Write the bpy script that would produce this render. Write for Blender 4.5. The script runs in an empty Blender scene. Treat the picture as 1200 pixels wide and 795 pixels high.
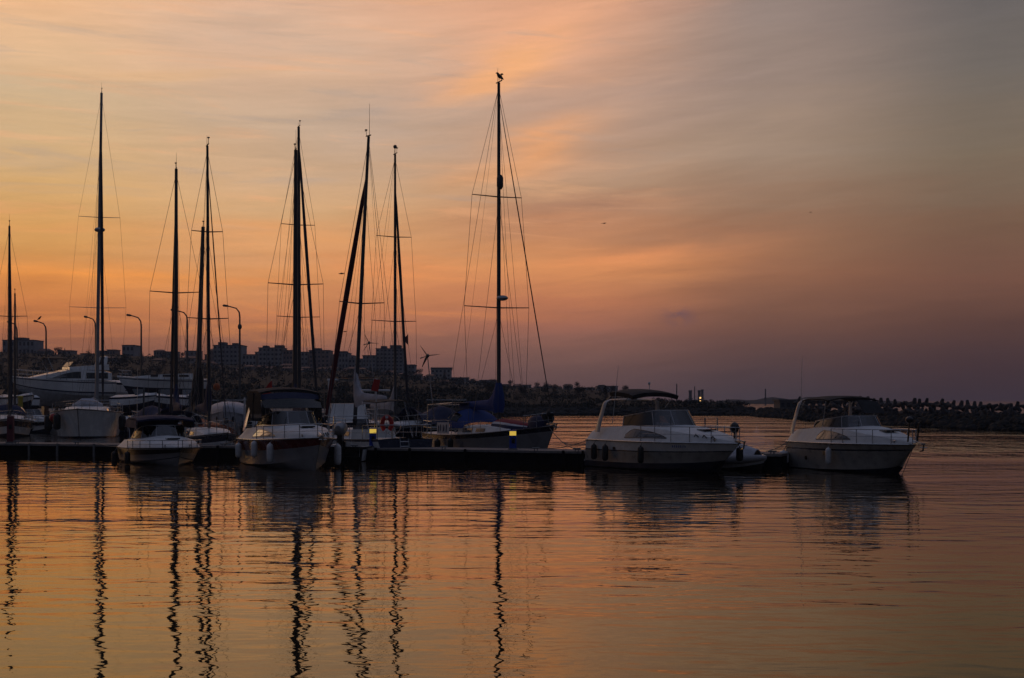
import bpy, math, random
from math import sin, cos, pi, radians, sqrt, atan2, exp
from mathutils import Vector, Matrix

random.seed(7)
scene = bpy.context.scene
COL = scene.collection

# ---------------------------------------------------------------- camera, sky, sun, exposure
F, CH, HOR = 1800.0, 2.55, 470.0            # focal length in photo pixels, eye height, row of the horizon
cam_d = bpy.data.cameras.new('camera')
cam_d.sensor_width = 36.0
cam_d.lens = 36.0 * F / 1200.0
cam_d.shift_y = (HOR - 397.5) / 1200.0
cam_d.clip_start = 0.5
cam_d.clip_end = 20000
cam = bpy.data.objects.new('camera', cam_d)
COL.objects.link(cam)
cam.location = (0, 0, CH)
cam.rotation_euler = (radians(90), 0, 0)
scene.camera = cam
scene.view_settings.view_transform = 'Standard'
scene.view_settings.look = 'None'
scene.view_settings.exposure = 0.0
scene.view_settings.gamma = 1.0
scene.cycles.max_bounces = 6
scene.cycles.transparent_max_bounces = 12
scene.cycles.sample_clamp_indirect = 4.0


def lin(c):
    return tuple(((v / 255) / 12.92) if v / 255 <= 0.04045 else ((v / 255 + 0.055) / 1.055) ** 2.4 for v in c)


class NT:
    """small helper for writing node graphs"""
    def __init__(s, tree):
        s.t = tree; s.n = tree.nodes; s.l = tree.links

    def put(s, sock, v):
        if hasattr(v, 'is_output'):
            s.l.new(v, sock)
        else:
            sock.default_value = v

    def math(s, op, a, b=0.0, c=None, clamp=False):
        n = s.n.new('ShaderNodeMath'); n.operation = op; n.use_clamp = clamp
        s.put(n.inputs[0], a); s.put(n.inputs[1], b)
        if c is not None: s.put(n.inputs[2], c)
        return n.outputs[0]

    def mapr(s, v, a, b, c=0.0, d=1.0, smooth=True):
        n = s.n.new('ShaderNodeMapRange'); n.interpolation_type = 'SMOOTHSTEP' if smooth else 'LINEAR'
        s.put(n.inputs[0], v)
        for i, q in enumerate((a, b, c, d)): n.inputs[i + 1].default_value = q
        return n.outputs[0]

    def mix(s, f, a, b, mode='MIX'):
        n = s.n.new('ShaderNodeMix'); n.data_type = 'RGBA'; n.blend_type = mode
        s.put(n.inputs[0], f)
        for k, v in ((6, a), (7, b)):
            if isinstance(v, tuple): v = (*v[:3], 1.0)
            s.put(n.inputs[k], v)
        return n.outputs[2]

    def ramp(s, f, stops):
        n = s.n.new('ShaderNodeValToRGB'); e = n.color_ramp.elements
        e[0].position = stops[0][0]; e[0].color = (*stops[0][1], 1)
        e[1].position = stops[-1][0]; e[1].color = (*stops[-1][1], 1)
        for p, c in stops[1:-1]:
            q = e.new(p); q.color = (*c, 1)
        s.put(n.inputs[0], f)
        return n.outputs[0]

    def noise(s, vec, scale, detail=3.0, rough=0.5, dist=0.0):
        n = s.n.new('ShaderNodeTexNoise')
        s.put(n.inputs['Vector'], vec)
        n.inputs['Scale'].default_value = scale; n.inputs['Detail'].default_value = detail
        n.inputs['Roughness'].default_value = rough; n.inputs['Distortion'].default_value = dist
        return n.outputs[0]

    def xyz(s, x, y, z=0.0):
        n = s.n.new('ShaderNodeCombineXYZ')
        for k, v in enumerate((x, y, z)): s.put(n.inputs[k], v)
        return n.outputs[0]


SUN_AZ, SUN_EL = radians(-48), radians(4.0)       # the afterglow lies off to the left, low
world = bpy.data.worlds.new('World'); scene.world = world; world.use_nodes = True
W = NT(world.node_tree); W.n.clear()
tc = W.n.new('ShaderNodeTexCoord')
sx = W.n.new('ShaderNodeSeparateXYZ'); W.l.new(tc.outputs['Generated'], sx.inputs[0])
az = W.math('ARCTAN2', sx.outputs[0], sx.outputs[1])
el = W.math('ARCSINE', W.math('MAXIMUM', sx.outputs[2], -0.2))
A = W.math('MULTIPLY', az, 1 / 0.3218)              # -1 .. 1 over the view
E = W.math('ADD', W.math('MULTIPLY', el, 180 / pi), -0.16)                # degrees
# cloud streak noise, warps the bands
sv = W.xyz(W.math('MULTIPLY', A, 1.0), W.math('MULTIPLY', E, 0.42), 3.1)
warp = W.math('SUBTRACT', W.noise(sv, 1.3, 4, 0.55), 0.5)
calm = W.mapr(E, 0.0, 6.0, 0.15, 1.0)
Ew = W.math('ADD', E, W.math('MULTIPLY', W.math('MULTIPLY', warp, calm), 2.2))
warp2 = W.math('SUBTRACT', W.noise(W.xyz(W.math('MULTIPLY', A, 1.6), W.math('MULTIPLY', E, 0.9), 8.0), 2.2, 4, 0.55), 0.5)
Ew = W.math('ADD', Ew, W.math('MULTIPLY', W.math('MULTIPLY', warp2, calm), 0.9))


def e_of(py): return (465.0 - py) / F * 180 / pi


def col_ramp(rows):
    rows = sorted((max(0.0, e_of(y)) / 20, lin(c)) for y, c in rows)
    return W.ramp(W.math('MULTIPLY', W.math('MAXIMUM', Ew, 0.0), 1 / 20, clamp=True), rows)


r1 = col_ramp([(465, (112, 74, 66)), (420, (136, 86, 68)), (394, (160, 96, 68)), (360, (196, 118, 66)), (335, (212, 134, 68)), (285, (212, 153, 88)),
               (232, (209, 164, 108)), (122, (206, 177, 142)), (40, (234, 184, 140)), (-40, (222, 176, 140)), (-160, (190, 150, 125))])
r2 = col_ramp([(465, (108, 70, 68)), (420, (128, 82, 72)), (397, (150, 97, 76)), (365, (192, 120, 80)), (330, (213, 145, 92)), (252, (210, 164, 118)),
               (152, (199, 168, 140)), (32, (222, 178, 148)), (-40, (212, 166, 138)), (-160, (178, 140, 122))])
r3 = col_ramp([(465, (84, 64, 68)), (442, (99, 73, 72)), (397, (132, 91, 80)), (350, (186, 116, 82)), (318, (203, 136, 86)), (262, (190, 131, 94)),
               (222, (188, 146, 114)), (132, (196, 155, 130)), (32, (222, 164, 130)), (-40, (206, 155, 128)), (-160, (160, 128, 118))])
r4 = col_ramp([(465, (66, 56, 64)), (440, (78, 60, 64)), (390, (108, 74, 66)), (322, (150, 101, 76)), (270, (148, 110, 85)), (182, (160, 135, 116)),
               (42, (150, 131, 122)), (-40, (140, 122, 116)), (-160, (116, 106, 108))])
r5 = col_ramp([(465, (58, 46, 56)), (432, (68, 48, 53)), (380, (92, 62, 56)), (332, (118, 80, 66)), (270, (120, 90, 72)), (202, (124, 107, 90)),
               (100, (114, 105, 98)), (20, (104, 98, 97)), (-40, (96, 92, 94)), (-160, (84, 84, 92))])
skyc = W.mix(W.mapr(A, -0.95, -0.5), r1, r2)
skyc = W.mix(W.mapr(A, -0.45, 0.1), skyc, r3)
skyc = W.mix(W.mapr(A, 0.08, 0.52), skyc, r4)
skyc = W.mix(W.mapr(A, 0.5, 0.95), skyc, r5)


def blob(px, py, wx, wy, tilt=0.0, noise_amt=0.6, nscale=2.2, seed=0.0, edge=(0.32, 0.68)):
    """a soft cloud patch at a direction in the sky, broken up by streaky noise"""
    a0 = math.atan((px - 600) / F) / 0.3218; e0 = e_of(py)
    da = W.math('SUBTRACT', A, a0); de = W.math('SUBTRACT', Ew, e0)
    de = W.math('ADD', de, W.math('MULTIPLY', da, tilt))
    q = W.math('ADD', W.math('POWER', W.math('ABSOLUTE', W.math('MULTIPLY', da, 600 / wx)), 2.0),
               W.math('POWER', W.math('ABSOLUTE', W.math('MULTIPLY', de, F * pi / 180 / wy)), 2.0))
    g = W.math('POWER', 2.71828, W.math('MULTIPLY', q, -1.0))
    nv = W.xyz(W.math('MULTIPLY', A, 1.2), W.math('MULTIPLY', W.math('ADD', E, W.math('MULTIPLY', A, tilt)), 0.40), 7.7 + seed)
    n = W.mapr(W.noise(nv, nscale, 5, 0.6, 0.6), edge[0], edge[1], 1.0 - noise_amt, 1.0)
    return W.math('MULTIPLY', g, n)


def add_blob(c, f, colour, k):
    return W.mix(W.math('MULTIPLY', f, k, clamp=True), c, lin(colour))


skyc = add_blob(skyc, blob(30, 14, 130, 22, 0.5, 0.5, 2.4, 18), (242, 186, 136), 0.8)
skyc = add_blob(skyc, blob(480, 140, 130, 48, -3.0, 0.5, 2.0, 4), (180, 158, 144), 0.75)
skyc = add_blob(skyc, blob(770, 120, 190, 50, -4.0, 0.5, 2.0, 5), (164, 140, 130), 0.6)
skyc = add_blob(skyc, blob(660, 40, 120, 26, -7.0, 0.5, 2.6, 2, (0.36, 0.6)), (230, 168, 132), 0.8)
skyc = add_blob(skyc, blob(592, 82, 78, 24, -8.0, 0.35, 2.4, 1, (0.36, 0.6)), (240, 172, 118), 1.0)
skyc = add_blob(skyc, blob(780, 22, 120, 16, -4.0, 0.6, 2.6, 15, (0.38, 0.6)), (198, 152, 130), 0.6)
skyc = add_blob(skyc, blob(628, 178, 66, 22, -6.0, 0.4, 2.5, 3, (0.36, 0.6)), (230, 162, 112), 0.9)
skyc = add_blob(skyc, blob(560, 205, 70, 14, -3.0, 0.5, 2.5, 16, (0.36, 0.6)), (222, 160, 112), 0.6)
skyc = add_blob(skyc, blob(840, 175, 150, 22, -5.0, 0.6, 2.5, 17, (0.38, 0.6)), (172, 144, 124), 0.5)
skyc = add_blob(skyc, blob(690, 246, 130, 16, -2.0, 0.4, 2.4, 6), (160, 118, 98), 0.6)
skyc = add_blob(skyc, blob(740, 304, 145, 24, -2.0, 0.4, 2.2, 7), (222, 142, 90), 0.95)
skyc = add_blob(skyc, blob(860, 275, 170, 20, -1.0, 0.5, 2.2, 8), (134, 98, 84), 0.4)
skyc = add_blob(skyc, blob(80, 330, 170, 9, 0.0, 0.6, 3.0, 9), (240, 150, 70), 0.9)
skyc = add_blob(skyc, blob(140, 95, 190, 9, -0.6, 0.7, 3.0, 10), (224, 178, 134), 0.7)
skyc = add_blob(skyc, blob(340, 285, 120, 18, 0.5, 0.6, 2.6, 11), (228, 156, 96), 0.7)
skyc = add_blob(skyc, blob(330, 60, 220, 20, 1.0, 0.7, 2.4, 12), (190, 168, 150), 0.5)
skyc = add_blob(skyc, blob(460, 325, 90, 22, 0.5, 0.6, 2.6, 13), (224, 136, 84), 0.6)
skyc = add_blob(skyc, blob(620, 380, 150, 22, 0.6, 0.5, 2.4, 14), (176, 104, 84), 0.4)
# peach lit and slate shaded streaks
sn = W.noise(W.xyz(W.math('MULTIPLY', A, 0.9), W.math('ADD', W.math('MULTIPLY', E, 0.50), W.math('MULTIPLY', A, 0.35)), 21.0), 2.3, 6, 0.62, 0.7)
band = W.math('MULTIPLY', W.mapr(E, 3.0, 7.5), W.mapr(A, 0.55, -0.1))
skyc = W.mix(W.math('MULTIPLY', W.math('MULTIPLY', W.mapr(sn, 0.54, 0.72), band), 0.42), skyc, lin((236, 174, 128)))
skyc = W.mix(W.math('MULTIPLY', W.math('MULTIPLY', W.mapr(sn, 0.46, 0.30), W.math('MULTIPLY', W.mapr(E, 4.0, 8.5), W.mapr(A, 0.45, 0.0))), 0.34), skyc, lin((164, 150, 142)))
low = W.math('MULTIPLY', W.mapr(E, 8.0, 4.5), W.mapr(E, 1.0, 3.0))
skyc = W.mix(W.math('MULTIPLY', W.math('MULTIPLY', W.mapr(sn, 0.52, 0.70), W.math('MULTIPLY', low, W.mapr(A, 0.3, -0.5))), 0.45), skyc, lin((232, 142, 74)))
# small dark puff
pv = W.xyz(W.math('MULTIPLY', A, 17.0), W.math('MULTIPLY', E, 1.6), 1.0)
puff = W.math('MULTIPLY', blob(797, 370, 17, 11, 0, 0.0), W.mapr(W.noise(pv, 1.6, 5, 0.65), 0.38, 0.52))
skyc = add_blob(skyc, puff, (118, 82, 82), 1.0)
# streaks of brightness all over
st = W.noise(W.xyz(W.math('MULTIPLY', A, 1.0), W.math('ADD', W.math('MULTIPLY', E, 0.55), W.math('MULTIPLY', W.math('MAXIMUM', A, -0.2), -1.7)), 11.0), 2.6, 6, 0.6, 0.5)
stf = W.math('ADD', 1.0, W.math('MULTIPLY', W.math('SUBTRACT', W.mapr(st, 0.25, 0.75, 0.90, 1.10, False), 1.0), W.mapr(A, 0.75, 0.3, 0.35, 1.0)))
fine = W.noise(W.xyz(W.math('MULTIPLY', A, 3.0), W.math('ADD', W.math('MULTIPLY', E, 1.9), W.math('MULTIPLY', A, -1.6)), 5.0), 2.6, 5, 0.6, 0.4)
stf = W.math('MULTIPLY', stf, W.mapr(fine, 0.25, 0.75, 0.965, 1.035, False))
gain = W.math('ADD', 0.05, W.math('MULTIPLY', W.math('POWER', 2.71828, W.math('MULTIPLY', W.math('MAXIMUM', E, 0.0), -0.2)), 0.15))
stf = W.math('MULTIPLY', stf, W.math('ADD', 1.0, W.math('MULTIPLY', gain, W.mapr(A, 0.7, 0.1))))
skyc = W.mix(1.0, skyc, W.xyz(stf, stf, stf), 'MULTIPLY')
# the rest of the dome: slate blue overhead and behind, afterglow low down on the left
skyc = W.mix(W.mapr(E, 16, 48), skyc, (0.105, 0.120, 0.185))
back = W.mapr(W.math('ABSOLUTE', W.math('SUBTRACT', az, -0.12)), 0.46, 0.76)
skyc = W.mix(back, skyc, W.mix(W.mapr(E, 6, 58), (0.009, 0.012, 0.024), (0.105, 0.120, 0.185)))
gq = W.math('ADD', W.math('POWER', W.math('ABSOLUTE', W.math('MULTIPLY', W.math('SUBTRACT', az, -0.92), 1 / 0.24)), 2.0),
            W.math('POWER', W.math('ABSOLUTE', W.math('MULTIPLY', W.math('SUBTRACT', E, 7.0), 1 / 10.0)), 2.0))
glow = W.math('POWER', 2.71828, W.math('MULTIPLY', gq, -1.0))
skyc = W.mix(glow, skyc, (0.42, 0.21, 0.09))
skyc = W.mix(W.mapr(E, -0.5, -6), skyc, (0.02, 0.02, 0.024))
nish = W.n.new('ShaderNodeTexSky'); nish.sky_type = 'NISHITA'; nish.sun_disc = False
nish.sun_elevation = SUN_EL; nish.sun_rotation = SUN_AZ
bg = W.n.new('ShaderNodeBackground'); bg2 = W.n.new('ShaderNodeBackground')
W.l.new(skyc, bg.inputs[0]); bg.inputs[1].default_value = 1.0
W.l.new(nish.outputs[0], bg2.inputs[0]); bg2.inputs[1].default_value = 0.003
ad = W.n.new('ShaderNodeAddShader'); wo = W.n.new('ShaderNodeOutputWorld')
W.l.new(bg.outputs[0], ad.inputs[0]); W.l.new(bg2.outputs[0], ad.inputs[1]); W.l.new(ad.outputs[0], wo.inputs[0])

sun_d = bpy.data.lights.new('sun', 'SUN'); sun_d.energy = 0.07; sun_d.angle = radians(8); sun_d.color = (1.0, 0.60, 0.30)
sun = bpy.data.objects.new('sun', sun_d); COL.objects.link(sun)
sd_ = Vector((sin(SUN_AZ) * cos(SUN_EL), cos(SUN_AZ) * cos(SUN_EL), sin(SUN_EL)))
sun.rotation_euler = sd_.to_track_quat('Z', 'Y').to_euler()
sun.location = sd_ * 300


# ---------------------------------------------------------------- materials
def pmat(name, col, rough=0.5, metal=0.0, spec=0.5, coat=0.0, var=0.12, vscale=3.0, bump=0.0, bscale=20.0, emit=None, estr=0.0, col2=None, vec='Object'):
    m = bpy.data.materials.new(name); m.use_nodes = True
    t = NT(m.node_tree); b = t.n['Principled BSDF']
    b.inputs['Roughness'].default_value = rough; b.inputs['Metallic'].default_value = metal
    b.inputs['Specular IOR Level'].default_value = spec; b.inputs['Coat Weight'].default_value = coat
    c = t.n.new('ShaderNodeTexCoord')
    n = t.noise(c.outputs[vec], vscale, 5, 0.6)
    f = t.mapr(n, 0.3, 0.7)
    lo = col2 if col2 else tuple(v * (1 - var) for v in col)
    t.put(b.inputs['Base Color'], t.mix(f, lo, tuple(min(1, v * (1 + var * 0.4)) for v in col)))
    if rough > 0.1:
        t.put(b.inputs['Roughness'], t.mapr(n, 0.2, 0.8, max(0.03, rough * 0.75), min(1, rough * 1.3), False))
    if bump:
        bn = t.n.new('ShaderNodeBump'); bn.inputs['Strength'].default_value = bump; bn.inputs['Distance'].default_value = 0.05
        t.put(bn.inputs['Height'], t.noise(c.outputs[vec], bscale, 5, 0.65)); t.l.new(bn.outputs[0], b.inputs['Normal'])
    if emit:
        b.inputs['Emission Color'].default_value = (*emit, 1); b.inputs['Emission Strength'].default_value = estr
    return m


M = {}
M['white'] = pmat('white gelcoat', (0.78, 0.78, 0.76), 0.25, coat=0.3, var=0.10, vscale=1.6)
M['deckwhite'] = pmat('white nonslip deck', (0.72, 0.72, 0.70), 0.5, var=0.14, vscale=2.4)
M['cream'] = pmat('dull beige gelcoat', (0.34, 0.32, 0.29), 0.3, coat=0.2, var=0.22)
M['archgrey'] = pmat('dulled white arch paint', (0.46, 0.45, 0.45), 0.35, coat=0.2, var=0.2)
M['shadegrey'] = pmat('shade grey gelcoat', (0.27, 0.27, 0.285), 0.3, coat=0.2, var=0.22, vscale=1.2)  # flank shade put into white hull sides; plain grey on the tender tubes
M['red'] = pmat('deep red gelcoat', (0.13, 0.008, 0.012), 0.25, coat=0.3)
M['navy'] = pmat('navy gelcoat', (0.012, 0.016, 0.04), 0.25, coat=0.3)
M['black'] = pmat('black gelcoat', (0.008, 0.008, 0.01), 0.3, coat=0.2)
M['anti'] = pmat('dark antifouling', (0.012, 0.015, 0.03), 0.7)
M['antigrey'] = pmat('pale worn bottom paint', (0.42, 0.42, 0.42), 0.6, var=0.3)
M['rubber'] = pmat('black rubber', (0.012, 0.012, 0.012), 0.6)
M['fwhite'] = pmat('white fender vinyl', (0.62, 0.62, 0.62), 0.4, var=0.2, vscale=8)
M['buoyred'] = pmat('red vinyl', (0.40, 0.012, 0.01), 0.35)
M['steel'] = pmat('stainless steel', (0.5, 0.5, 0.5), 0.25, metal=0.9)
M['alu'] = pmat('anodised aluminium', (0.34, 0.34, 0.35), 0.4, metal=0.6)
M['darkalu'] = pmat('dark mast paint', (0.05, 0.048, 0.05), 0.5)
M['wire'] = pmat('rigging wire', (0.10, 0.10, 0.10), 0.5)
M['rope'] = pmat('pale rope', (0.22, 0.20, 0.17), 0.9)
M['canvasnavy'] = pmat('navy canvas', (0.012, 0.018, 0.06), 0.85, bump=0.3, bscale=9)
M['canvasblue'] = pmat('blue canvas', (0.012, 0.042, 0.19), 0.85, bump=0.3, bscale=9)
M['canvasblack'] = pmat('black canvas', (0.012, 0.012, 0.014), 0.85, bump=0.3, bscale=9)
M['canvasgrey'] = pmat('grey sail cover', (0.40, 0.39, 0.42), 0.85, bump=0.6, bscale=5, var=0.25)
M['canvasred'] = pmat('red canvas', (0.26, 0.02, 0.03), 0.85, bump=0.3, bscale=9)
M['sailmaroon'] = pmat('maroon sail strip', (0.10, 0.016, 0.02), 0.9)
M['saildark'] = pmat('dark sail strip', (0.03, 0.028, 0.035), 0.9)
M['tarp'] = pmat('pale grey tarpaulin', (0.50, 0.50, 0.54), 0.6, bump=0.8, bscale=2.5, var=0.22)
M['orange'] = pmat('orange tarpaulin', (0.40, 0.10, 0.03), 0.7, bump=0.6, bscale=6)
M['wood'] = pmat('varnished wood', (0.16, 0.07, 0.03), 0.4, var=0.4, vscale=6)
M['interior'] = pmat('dark upholstery', (0.05, 0.05, 0.055), 0.7)
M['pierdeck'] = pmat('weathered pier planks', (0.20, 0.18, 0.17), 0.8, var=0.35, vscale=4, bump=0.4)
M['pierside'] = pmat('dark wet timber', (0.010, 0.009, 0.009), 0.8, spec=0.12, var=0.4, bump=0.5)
M['pile'] = pmat('galvanised pipe', (0.20, 0.20, 0.20), 0.5, metal=0.4)
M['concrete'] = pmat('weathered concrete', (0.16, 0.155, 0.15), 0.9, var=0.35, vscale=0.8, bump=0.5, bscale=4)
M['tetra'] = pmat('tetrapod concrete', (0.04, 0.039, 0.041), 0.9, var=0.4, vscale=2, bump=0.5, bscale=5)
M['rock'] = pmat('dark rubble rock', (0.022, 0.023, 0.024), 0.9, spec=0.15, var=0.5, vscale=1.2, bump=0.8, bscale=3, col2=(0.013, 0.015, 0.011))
M['hill'] = pmat('hillside scrub', (0.013, 0.016, 0.013), 0.95, spec=0.1, var=0.5, vscale=0.03, col2=(0.006, 0.008, 0.006))
M['leaf'] = pmat('foliage', (0.020, 0.025, 0.018), 0.9, spec=0.15, var=0.5, vscale=0.4, col2=(0.012, 0.017, 0.011))
M['bark'] = pmat('bark', (0.06, 0.045, 0.035), 0.9)
M['wallpale'] = pmat('pale render', (0.40, 0.38, 0.37), 0.9, var=0.15, vscale=0.3)
M['wallgrey'] = pmat('grey panel wall', (0.30, 0.29, 0.30), 0.9, var=0.18, vscale=0.3)
M['wallbrick'] = pmat('reddish render', (0.32, 0.22, 0.19), 0.9, var=0.2, vscale=0.3)
M['roofred'] = pmat('clay tile roof', (0.20, 0.09, 0.06), 0.9)
M['roofgrey'] = pmat('bitumen roof', (0.09, 0.09, 0.095), 0.9)
M['window'] = pmat('dark window glass', (0.03, 0.034, 0.042), 0.12)
M['lamp'] = pmat('grey lamp post paint', (0.10, 0.10, 0.10), 0.5, metal=0.3)
M['pedblue'] = pmat('blue pedestal paint', (0.015, 0.05, 0.32), 0.4)
M['pedred'] = pmat('dark red pedestal paint', (0.12, 0.02, 0.03), 0.5)
M['yellowlight'] = pmat('lit yellow lens', (0.8, 0.6, 0.1), 0.4, emit=(1.0, 0.66, 0.10), estr=0.55)
M['towerlight'] = pmat('lit plant lamp', (0.8, 0.5, 0.2), 0.4, emit=(1.0, 0.55, 0.18), estr=1.6)
M['redflag'] = pmat('red flag cloth', (0.42, 0.03, 0.02), 0.9)
M['yellow'] = pmat('yellow paint', (0.42, 0.33, 0.03), 0.6)
M['feather'] = pmat('dark feathers', (0.02, 0.02, 0.022), 0.9)
M['stripewhite'] = pmat('white cloth', (0.6, 0.58, 0.58), 0.9)
M['letter'] = pmat('dark printed marks', (0.06, 0.03, 0.05), 0.8)


def glass_mat(name, tint, keep):
    m = bpy.data.materials.new(name); m.use_nodes = True
    t = NT(m.node_tree); t.n.clear()
    tr = t.n.new('ShaderNodeBsdfTransparent'); tr.inputs[0].default_value = (*tint, 1)
    gl = t.n.new('ShaderNodeBsdfGlossy'); gl.inputs['Roughness'].default_value = 0.04
    c = t.n.new('ShaderNodeTexCoord'); nz = t.noise(c.outputs['Object'], 1.4, 2)
    bn = t.n.new('ShaderNodeBump'); bn.inputs['Strength'].default_value = 0.05; t.put(bn.inputs['Height'], nz)
    t.l.new(bn.outputs[0], gl.inputs['Normal'])
    fr = t.n.new('ShaderNodeFresnel'); fr.inputs[0].default_value = 1.5
    mx = t.n.new('ShaderNodeMixShader')
    t.put(mx.inputs[0], t.math('MAXIMUM', fr.outputs[0], keep)); t.l.new(tr.outputs[0], mx.inputs[1]); t.l.new(gl.outputs[0], mx.inputs[2])
    o = t.n.new('ShaderNodeOutputMaterial'); t.l.new(mx.outputs[0], o.inputs[0])
    return m


M['glass'] = glass_mat('tinted windscreen glass', (0.30, 0.32, 0.36), 0.12)
M['clear'] = glass_mat('clear vinyl window', (0.62, 0.60, 0.58), 0.08)
M['cabinglass'] = pmat('mirror tinted cabin glass', (0.02, 0.02, 0.02), 0.07, spec=1.0, coat=1.0)


# ---------------------------------------------------------------- mesh building
class MB:
    def __init__(s):
        s.v = []; s.f = []; s.m = []

    def add(s, vs, fs, mi=0):
        o = len(s.v); s.v += [tuple(v) for v in vs]
        for k, f in enumerate(fs):
            s.f.append(tuple(i + o for i in f)); s.m.append(mi[k] if isinstance(mi, list) else mi)
        return s

    def box(s, c, d, rz=0.0, mi=0, taper=1.0):
        x, y, z = d[0] / 2, d[1] / 2, d[2] / 2
        vs = []
        for dz, k in ((-z, 1.0), (z, taper)):
            for dx, dy in ((-x, -y), (x, -y), (x, y), (-x, y)):
                X, Y = dx * k, dy * k
                vs.append((c[0] + X * cos(rz) - Y * sin(rz), c[1] + X * sin(rz) + Y * cos(rz), c[2] + dz))
        return s.add(vs, [(3, 2, 1, 0), (4, 5, 6, 7), (0, 1, 5, 4), (1, 2, 6, 5), (2, 3, 7, 6), (3, 0, 4, 7)], mi)

    def loft(s, rings, closed=True, caps=True, mi=0, rows=None):
        n = len(rings[0]); vs = [p for r in rings for p in r]; fs = []; ms = []
        for i in range(len(rings) - 1):
            for j in range(n if closed else n - 1):
                a = i * n + j; b = i * n + (j + 1) % n
                fs.append((a, b, b + n, a + n)); ms.append(rows[j] if rows else mi)
        if caps and closed:
            fs.append(tuple(range(n - 1, -1, -1))); ms.append(mi)
            fs.append(tuple(range((len(rings) - 1) * n, len(rings) * n))); ms.append(mi)
        return s.add(vs, fs, ms)

    def tube(s, pts, r, n=6, mi=0, flat=1.0):
        pts = [Vector(p) for p in pts]
        rs = r if isinstance(r, (list, tuple)) else [r] * len(pts)
        rings = []
        ref = Vector((0.13, 0.27, 0.95))
        for i, p in enumerate(pts):
            t = (pts[min(i + 1, len(pts) - 1)] - pts[max(i - 1, 0)])
            if t.length < 1e-9: t = Vector((0, 0, 1))
            t.normalize()
            u = t.cross(ref)
            if u.length < 0.15: u = t.cross(Vector((1, 0, 0)))
            u.normalize(); w = t.cross(u)
            rings.append([p + (u * cos(2 * pi * k / n) + w * sin(2 * pi * k / n) * flat) * rs[i] for k in range(n)])
        return s.loft(rings, mi=mi)

    def ell(s, c, r, nu=12, nv=8, mi=0):
        rings = []
        for i in range(nv + 1):
            a = -pi / 2 + pi * i / nv; q = max(cos(a), 0.02)
            rings.append([(c[0] + r[0] * q * cos(2 * pi * k / nu), c[1] + r[1] * q * sin(2 * pi * k / nu), c[2] + r[2] * sin(a)) for k in range(nu)])
        return s.loft(rings, mi=mi)

    def sheet(s, grid, th=0.012, mi=0):
        """a grid of points made into a slab th thick"""
        R, Cn = len(grid), len(grid[0])
        g = [[Vector(p) for p in row] for row in grid]
        N = []
        for i in range(R):
            row = []
            for j in range(Cn):
                du = g[min(i + 1, R - 1)][j] - g[max(i - 1, 0)][j]; dv = g[i][min(j + 1, Cn - 1)] - g[i][max(j - 1, 0)]
                nn = du.cross(dv)
                row.append(nn.normalized() if nn.length > 1e-12 else Vector((0, 0, 1)))
            N.append(row)
        vs = [g[i][j] + N[i][j] * th / 2 for i in range(R) for j in range(Cn)] + [g[i][j] - N[i][j] * th / 2 for i in range(R) for j in range(Cn)]
        K = R * Cn; fs = []
        for i in range(R - 1):
            for j in range(Cn - 1):
                a, b, c, d = i * Cn + j, i * Cn + j + 1, (i + 1) * Cn + j + 1, (i + 1) * Cn + j
                fs += [(a, d, c, b), (a + K, b + K, c + K, d + K)]
        edge = [i for i in range(Cn)] + [i * Cn + Cn - 1 for i in range(1, R)] + [(R - 1) * Cn + j for j in range(Cn - 2, -1, -1)] + [i * Cn for i in range(R - 2, 0, -1)]
        for q in range(len(edge)):
            a, b = edge[q], edge[(q + 1) % len(edge)]
            fs.append((a, b, b + K, a + K))
        return s.add(vs, fs, mi)

    def build(s, name, mats, parent=None, angle=38, loc=None):
        me = bpy.data.meshes.new(name); me.from_pydata(s.v, [], s.f)
        for m in (mats if isinstance(mats, (list, tuple)) else [mats]): me.materials.append(M[m] if isinstance(m, str) else m)
        me.polygons.foreach_set('material_index', s.m)
        me.polygons.foreach_set('use_smooth', [True] * len(s.f))
        me.update(); me.validate()
        me.set_sharp_from_angle(angle=radians(angle))
        o = bpy.data.objects.new(name, me); COL.objects.link(o)
        if parent: o.parent = parent
        if loc: o.location = loc
        return o


def tag(o, label, cat, group=None, kind=None):
    if label: o['label'] = label
    if cat: o['category'] = cat
    if group: o['group'] = group
    if kind: o['kind'] = kind
    return o


def thing(name, label, cat, loc=(0, 0, 0), rz=0.0, group=None):
    o = bpy.data.objects.new(name, None); COL.objects.link(o)
    o.location = loc; o.rotation_euler = (0, 0, rz); o.empty_display_size = 0.3
    return tag(o, label, cat, group)


def copy_tree(o, parent=None):
    c = o.copy(); COL.objects.link(c); c.parent = parent
    for ch in list(o.children): copy_tree(ch, c)
    return c


def PX(px, D): return (px - 600) / F * D
def PZ(py, D): return CH - (py - HOR) / F * D
def at(px, D, z=0.0): return (PX(px, D), D, z)
def lerp(a, b, t): return a + (b - a) * t
def interp(x, xs, ys):
    if x <= xs[0]: return ys[0]
    for i in range(len(xs) - 1):
        if x <= xs[i + 1]: return lerp(ys[i], ys[i + 1], (x - xs[i]) / (xs[i + 1] - xs[i]))
    return ys[-1]


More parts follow.
